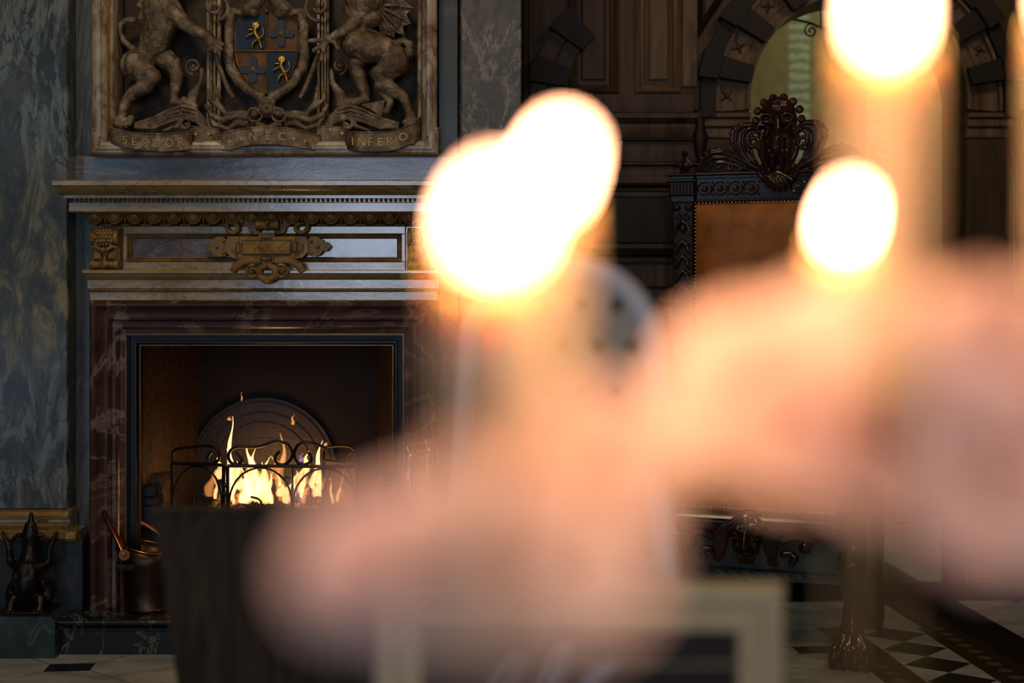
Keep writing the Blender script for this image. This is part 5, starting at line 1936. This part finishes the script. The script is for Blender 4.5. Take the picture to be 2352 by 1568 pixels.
mb.ell(sp2(0, 1225, .02), (48 * SF, .035, 36 * SF))
mb.ell(sp2(0, 1248, .02), (36 * SF, .035, 36 * SF))
sl([(0, 1205, 26, .01), (0, 1215, 28, .015)])
sl([(0, 1232, 6, .05), (0, 1250, 7, .062), (0, 1264, 9, .068)])
sl([(-10, 1282, 5, .05), (0, 1279, 5, .055), (10, 1282, 5, .05)])
for s_ in (-1, 1):
    f_ = lambda x: s_ * x
    sl([(f_(6), 1228, 5, .05), (f_(22), 1222, 6, .052), (f_(38), 1228, 5, .042)])
    mb.tube([sp2(f_(22) + 13 * math.cos(t), 1240 + 7 * math.sin(t), .05) for t in [2 * PI * j / 14 for j in range(15)]], 2 * SF, 6)
    mb.ell(sp2(f_(22), 1240, .046), .007)
    sl([(f_(20), 1262, 12, .035), (f_(22), 1275, 9, .03)])
    for i in range(4):
        sl([(f_(34 + i * 6), 1212 + i, 6, .045), (f_(46 + i * 9), 1230 + i * 2, 6, .045), (f_(46 + i * 8), 1255 + i * 2, 6, .045), (f_(54 + i * 5), 1280, 6, .045), (f_(62 + i * 2), 1296, 5, .045)])
    mb.tube([sp2(a_, b_, .045) for a_, b_ in spiral(f_(64), 1292, 14, 4, 0, s_ * 1.3, 16)], 4 * SF, 7)
    sl([(f_(84), 1250, 9, .01), (f_(108), 1240, 9, .01), (f_(132), 1244, 10, .01), (f_(142), 1256, 12, .01)])
    mb.ell(sp2(f_(136), 1262, .01), .022)
    sl([(f_(86), 1280, 9, .01), (f_(102), 1278, 9, .01), (f_(112), 1288, 10, .01), (f_(104), 1300, 10, .01)])
for i in range(5):
    sl([(-16 + 8 * i, 1290, 6, .03), (-12 + 6 * i, 1304, 4, .03)])
mb.obj('bearded_mask', M['mahog'], sr, blob=.003)
# front legs with claw feet
for s_ in (-1, 1):
    x = s_ * .335
    mb = MB()
    mb.bbox((x - .045, FY - .03, .38), (x + .045, FY + .06, .50), .005)
    mb.chain([(Vector((x, FY + .01, .38)), .045), (Vector((x, FY - .005, .33)), .052), (Vector((x, FY + .01, .26)), .036), (Vector((x, FY + .015, .20)), .030), (Vector((x, FY + .01, .15)), .034), (Vector((x, FY, .10)), .042), (Vector((x, FY - .015, .06)), .048), (Vector((x, FY - .02, .045)), .045)])
    for q in range(4):
        t = (-1.5 + q) * .026
        mb.chain([(Vector((x + t * .7, FY - .025, .10)), .014), (Vector((x + t * 1.2, FY - .050, .062)), .017), (Vector((x + t * 1.35, FY - .062, .032)), .018), (Vector((x + t * 1.4, FY - .074, .012)), .010)])
    for v in mb.v:
        v.z = max(v.z, .001)
    mb.obj('leg', M['mahog'], th, blob=.005)
    MB().bbox((s_ * .305, -.03, 0), (s_ * .38, .05, .03), .004).obj('leg', M['mahog'], th)
# low carved stretcher board between the legs
mb = MB()
mb.bbox((-.33, -.33, .245), (.33, -.30, .355), .004)
mb.bbox((-.33, -.355, .215), (.33, -.30, .248), .004)
for s_ in (-1, 1):
    mb.bbox((s_ * .33, FY + .05, .23), (s_ * .36, -.03, .29), .004)
st = mb.obj('stretcher', M['grey_green'], th)
mb = MB()
for i in range(14):
    x = -.31 + i * .046
    mb.chain([(Vector((x, -.357, .240)), .003), (Vector((x + .012, -.36, .234)), .006), (Vector((x + .026, -.36, .222)), .0035)])
mb.obj('leaf_carving', M['grey_green'], st)

# ================================================================== GREY ROUND-BACKED CHAIR
GD = 2.15
GS = GD / FPX
gc = thing('upholstered_chair', 'silver-grey round-backed chair with buttoned taupe upholstery behind the candles', 'chair', (X(1285, GD), GD, 0))
top = Z(582, GD)
hw = 240 * GS
zc_ = Z(800, GD)
rtop = (800 - 582) * GS
path = [(hw * 1.28, .50), (hw * 1.14, (.5 + zc_) / 2), (hw, zc_)] + [(hw * math.cos(t) * (1 if t < PI / 2 else 1), zc_ + rtop * math.sin(t)) for t in [PI * j / 24 for j in range(1, 24)]] + [(-hw, zc_), (-hw * 1.14, (.5 + zc_) / 2), (-hw * 1.28, .50)]
mb = MB()
cen = Vector((0, zc_ - .1))
mb.sweep(path, [(0, -.02), (0, .008), (.006, .016), (.018, .020), (.030, .016), (.038, .0), (.038, -.02)], lambda x, z, h: (x, -h, z), False)
mb.obj('back_frame', M['grey_frame'], gc)
inner = [(x * .90, zc_ + (z - zc_) * .90 if z > zc_ else z) for x, z in path]
mb = MB()
mb.prism(inner, -.006, .02)
up = mb.obj('back_pad', M['grey_cloth'], gc)
bt = [(1415, 700), (1450, 795), (1340, 700), (1265, 700), (1300, 795), (1375, 795), (1225, 795), (1190, 700), (1150, 795), (1415, 890), (1340, 890), (1265, 890), (1190, 890)]
for (a_, b_) in bt:
    MB().ell((X(a_, GD) - X(1285, GD), -.010, Z(b_, GD)), (.009, .005, .010), 12, 8).obj('button', M['dk_button'], up)
mb = MB()
mb.bbox((-.21, .0, .44), (.21, .42, .52), .02)
mb.obj('seat', M['grey_cloth'], gc)
for sx in (-.19, .19):
    for sy in (.03, .39):
        MB().tube([(sx, sy, 0), (sx, sy, .44)], [.012, .02], 10).obj('leg', M['grey_frame'], gc)

# ================================================================== BROWN COUNTER
BD = 2.72
bs = BD / FPX
xl, xr = X(352, BD), X(1330, BD)
ztop = Z(1166, BD)
bn = thing('bench', 'dark brown wooden bench back with slanting ends below the fire screen', 'bench', ((xl + xr) / 2, BD, 0))
ox = (xl + xr) / 2
hwid = (xr - xl) / 2
taper = .045 / .33
mb = MB()
tl = taper * (ztop - .40)
mb.prism([(-hwid + tl, .40), (hwid - tl, .40), (hwid, ztop - .012), (-hwid, ztop - .012)], 0, .03)
mb.obj('backrest', M['brown_cloth'], bn)
MB().bbox((-hwid - .003, -.004, ztop - .014), (hwid + .003, .034, ztop), .003).obj('top_rail', M['brown_cloth'], bn)
MB().tube([(X(610, BD) - ox, -.001, ztop - .02), (X(625, BD) - ox, -.001, ztop - .38)], .0025, 6).obj('seam', M['brown_cloth'], bn)
MB().bbox((-hwid + tl, .0, .40), (hwid - tl, .40, .44), .006).obj('seat', M['brown_cloth'], bn)
for sx in (-1, 1):
    for sy in (.0, .34):
        MB().bbox((sx * (hwid - tl - .06), sy, 0), (sx * (hwid - tl), sy + .04, .40), .004).obj('leg', M['brown_cloth'], bn)

# ================================================================== FRAMED SIGN
FD = 1.80
fs_ = FD / FPX
sg = thing('framed_sign', 'dark sign with white handwriting in a cream moulded frame', 'sign', (X(1330, FD), FD, 0))
ox = X(1330, FD)
x0, x1 = X(862, FD) - ox, X(1800, FD) - ox
zt = Z(1342, FD)
zb = zt - .70
prof = [(0, -.02), (0, .006), (.005, .012), (.020, .012), (.028, .004), (.040, .002), (.046, .008), (.056, .008), (.060, .0), (.062, -.006)]
MB().sweep([(x0, zb), (x1, zb), (x1, zt), (x0, zt)], prof, lambda x, z, h: (x, -h, z), True).obj('frame', M['cream'], sg)
bd = MB().box((x0 + .055, -.002, zb + .055), (x1 - .055, .012, zt - .055)).obj('board', M['chalk'], sg)
MB().tube([(X(1320, FD) - ox, -.006, Z(1525, FD)), (X(1692, FD) - ox, -.006, Z(1523, FD))], .0012, 6, True, .4).obj('ruled_line', M['cream'], bd)
for stroke in ([(1120, 1600), (1150, 1545), (1185, 1510), (1200, 1520), (1180, 1560), (1165, 1600)],
               [(1235, 1600), (1262, 1540), (1292, 1490), (1305, 1492), (1295, 1530), (1270, 1580), (1262, 1610)],
               [(1335, 1590), (1360, 1550), (1398, 1522), (1408, 1530), (1380, 1552), (1350, 1580), (1345, 1610)],
               [(1165, 1600), (1200, 1590), (1240, 1600)], [(1262, 1610), (1300, 1595), (1340, 1600)]):
    MB().tube([(X(a_, FD) - ox, -.006, Z(b_, FD)) for a_, b_ in curve(stroke)], .0036, 6, True, .4).obj('handwriting', M['ink'], bd)
es = thing('easel', 'slim dark wooden easel behind the framed sign', 'easel', (X(1330, FD), FD + .03, 0))
for sx in (-1, 1):
    MB().tube([(sx * .20, .02, 0), (sx * .07, .02, zt - .02)], .010, 8).obj('leg', M['panel_dk'], es)
MB().tube([(0, .24, 0), (0, .035, zt - .04)], .010, 8).obj('leg', M['panel_dk'], es)
MB().bbox((-.24, -.055, zb - .022), (.24, .04, zb - .002), .003).obj('ledge', M['panel_dk'], es)
MB().bbox((-.12, .01, zt - .05), (.12, .035, zt - .03), .003).obj('crossbar', M['panel_dk'], es)

# ================================================================== FOREGROUND: CANDELABRUM, CANDLES, ROSES
TZ = .76
tb = thing('dining_table', 'round table under a white cloth holding the candelabrum', 'table', (.16, .66, 0))
MB().lathe([(.56, .0), (.56, .02)], (0, 0, TZ - .02), 48).obj('table_top', M['linen'], tb)
mb = MB()
for a_, b_ in ((.0, .0),):
    mb.lathe([(.28, 0), (.28, .02), (.05, .05), (.045, .35), (.07, .5), (.05, TZ - .02)], (0, 0, 0), 24)
mb.obj('pedestal', M['panel'], tb)

cands = [  # px of the wick, py of the candle top, distance, radius, height, lean of the flame, label
    (1128, 580, .435, .0105, .055, 34, .0165, 'ivory candle with the biggest flame, nearest and lower of the pair left of centre'),
    (1254, 468, .56, .0105, .11, 52, .025, 'ivory candle with the flame behind and above the nearest one'),
    (1934, 568, .68, .0105, .075, 30, .024, 'short ivory candle with the small flame in front of the leather chair back'),
    (2035, 102, .55, .0110, .14, 8, .026, 'tall ivory candle whose flame is cut by the top edge'),
    (2480, 60, .56, .0110, .15, 0, .026, 'tall ivory candle at the right edge of the picture'),
]
cl = Vector((.13, .60, TZ))
cb = thing('candelabrum', 'gold branched candelabrum hidden among the roses, holding the candles', 'candelabrum', tuple(cl))
MB().lathe([(.075, 0), (.078, .006), (.05, .014), (.022, .03), (.012, .05), (.010, .10), (.018, .12), (.010, .14), (.009, .24), (.016, .255), (.008, .27)], (0, 0, 0), 28).obj('stem', M['cand'], cb)
for i, (px, py, d, r, h, ln, fh, lab) in enumerate(cands):
    p = P(px, py, d)
    base = p - Vector((0, 0, h))
    t = thing('taper_candle', lab, 'candle', tuple(base), 0, 'lit candles of the candelabrum')
    mb = MB().lathe([(r * .96, 0), (r, .004), (r, h - .004), (r * .93, h), (r * .55, h - .0015), (.0008, h - .002)], (0, 0, 0), 24)
    mb.obj('wax', M['wax'], t)
    MB().tube([(0, 0, h - .003), (.0006, 0, h + .004), (.002, 0, h + .008)], .0008, 6).obj('wick', M['wick'], t)
    # flame: a leaning drop
    s_ = d / FPX
    lean = ln * s_
    n = 14
    pts = [(lean * (j / n) ** 1.1, 0, h + .003 + fh * j / n) for j in range(n + 1)]
    rad = [max(.0004, .0078 * math.sin(PI * (j / n * .80 + .20 * (1 - j / n) + .0)) ** .8 * (1.12 - .35 * j / n)) for j in range(n + 1)]
    rad[-1] = .0003
    MB().tube(pts, rad, 12).obj('flame', M['flame_core'], t)
    cl_ = bpy.data.lights.new('candle_light', 'POINT')
    cl_.energy = .66
    cl_.color = (1.0, 0.56, 0.27)
    cl_.shadow_soft_size = .006
    co = bpy.data.objects.new('candle_light', cl_)
    COL.objects.link(co)
    co.parent = t
    co.location = (lean * .6, 0, h + .018)
    # cup, drip pan and arm of the candelabrum
    cbp = base - cl
    MB().lathe([(.004, -.012), (.006, -.010), (.010, -.004), (.015, -.001), (.016, .001), (.013, .001), (r + .0012, .002), (r + .0016, .010), (r + .0008, .010), (r + .0004, .002)], tuple(cbp), 24, 'z', False).obj('candle_cup', M['cand'], cb)
    a0 = Vector((0, 0, .22))
    e = cbp - Vector((0, 0, .012))
    mid = (a0 + e) / 2
    lo = min(a0.z, e.z) - .03
    pth = curve([tuple(a0), (mid.x * .7, mid.y * .7, lo), (e.x, e.y, (lo + e.z) / 2), tuple(e)], 8)
    MB().tube(pth, .003, 8).obj('arm', M['cand'], cb)


# roses
def rose_mesh(seed, mat):
    rnd = random.Random(seed)
    mb = MB()
    mb.ell((0, 0, .012), (.011, .011, .014))
    layer = [(3, .008, .022, .9), (5, .013, .026, .75), (5, .019, .028, .5), (6, .025, .028, .25), (7, .031, .026, .0)]
    for li, (n, r, hgt, curl) in enumerate(layer):
        for k_ in range(n):
            a0 = 2 * PI * k_ / n + li * .6 + rnd.uniform(-.1, .1)
            wd = 2 * PI / n * .72
            nu, nv = 6, 5
            vs, fs = [], []
            for side in (0, 1):
                for j in range(nv + 1):
                    v = j / nv
                    rr = r * (.35 + .75 * math.sin(v * PI / 2)) + (1 - curl) * .010 * v ** 3
                    zz = hgt * v - (1 - curl) * .008 * v ** 4
                    for i in range(nu + 1):
                        q = (i / nu - .5) * 2
                        sh_ = 1 - .35 * (v ** 3) * q * q
                        a_ = a0 + wd * q * sh_ * (.5 + .5 * math.sin(v * PI / 2 + .3))
                        off = -.0008 * side
                        vs.append(((rr + off - .003 * q * q * 0) * math.cos(a_), (rr + off) * math.sin(a_), zz - .004 * q * q * v))
            m_ = (nu + 1) * (nv + 1)
            for j in range(nv):
                for i in range(nu):
                    b_ = j * (nu + 1) + i
                    fs.append((b_, b_ + 1, b_ + nu + 2, b_ + nu + 1))
                    fs.append((m_ + b_, m_ + b_ + nu + 1, m_ + b_ + nu + 2, m_ + b_ + 1))
            mb.add(vs, fs)
    return mb


def rose_proto(seed, mat, label):
    t = thing('rose', label, 'rose', (0, 0, 0), 0, 'peach and pink roses around the candelabrum')
    rose_mesh(seed, mat).obj('bloom', M[mat], t, 60)
    mb = MB().tube([(0, 0, .002), (0, 0, -.012), (.004, 0, -.05)], [.004, .0028, .002], 8)
    mb.obj('stem', M['leafm'], t)
    mb = MB()
    for i in range(5):
        a_ = i * 2 * PI / 5
        mb.chain([(Vector((.003 * math.cos(a_), .003 * math.sin(a_), -.002)), .002), (Vector((.016 * math.cos(a_), .016 * math.sin(a_), -.003)), .003), (Vector((.028 * math.cos(a_), .028 * math.sin(a_), .001)), .0008)], 6)
    mb.obj('sepals', M['leafm'], t)
    return t


protos = {}
# (px, py, d, scale, tilt towards camera deg, tilt sideways deg, material, label)
RO = [
    (840, 1275, .53, .54, 60, 25, 'rose2', 'blurred pink rose at the far left end of the lower cluster'),
    (970, 1262, .51, .60, 62, 10, 'rose2', 'blurred pink rose left of middle in the lower cluster'),
    (1150, 1262, .49, .64, 60, 0, 'rose', 'brightest peach rose in the middle of the lower cluster'),
    (1310, 1268, .49, .56, 62, -15, 'rose', 'blurred peach rose at the right end of the lower cluster'),
    (1190, 1080, .54, .62, 50, 5, 'rose', 'peach rose directly below the nearest candle'),
    (1385, 1035, .54, .58, 55, -10, 'rose', 'peach rose between the two candle groups, below the grey chair back'),
    (1360, 1130, .55, .48, 60, -10, 'rose2', 'small pink rose between the lower cluster and the rose below the grey chair back'),
    (1740, 870, .62, .85, 55, 20, 'rose', 'peach rose at the left end of the upper right cluster'),
    (1930, 830, .63, .90, 55, 0, 'rose', 'bright peach rose just below the small flame'),
    (2130, 860, .62, 1.0, 55, -5, 'rose', 'large peach rose below the tall candle'),
    (2320, 850, .60, 1.0, 55, -20, 'rose', 'peach rose at the right edge of the upper right cluster'),
    (1620, 975, .62, .44, 62, 15, 'rose2', 'pink rose hanging low over the seat of the leather chair'),
    (1820, 965, .60, .64, 62, 5, 'rose', 'peach rose in the middle of the right mass'),
    (2050, 1010, .58, .68, 62, 0, 'rose2', 'pink rose in the lower middle of the right mass'),
    (2300, 1010, .57, .88, 62, -10, 'rose2', 'big pink rose low at the right edge'),
    (2240, 1130, .57, .60, 65, -5, 'rose2', 'pink rose hanging lowest near the right edge'),
]
for i, (px, py, d, sc_, tx, ty, mt, lab) in enumerate(RO):
    if mt not in protos:
        o = protos[mt] = rose_proto(11 if mt == 'rose' else 23, mt, lab)
    else:
        o = copy_tree(protos[mt])
        o['label'] = lab
    c_ = P(px, py, d)
    o.location = c_ - Vector((0, 0, .012 * sc_))
    sc_ *= 1.15
    o.scale = (sc_, sc_, sc_)
    o.rotation_euler = (Matrix.Rotation(math.radians(-ty * .6), 3, 'Z') @ Matrix.Rotation(math.radians(tx), 3, 'X') @ Matrix.Rotation(i * 1.3, 3, 'Z')).to_euler()
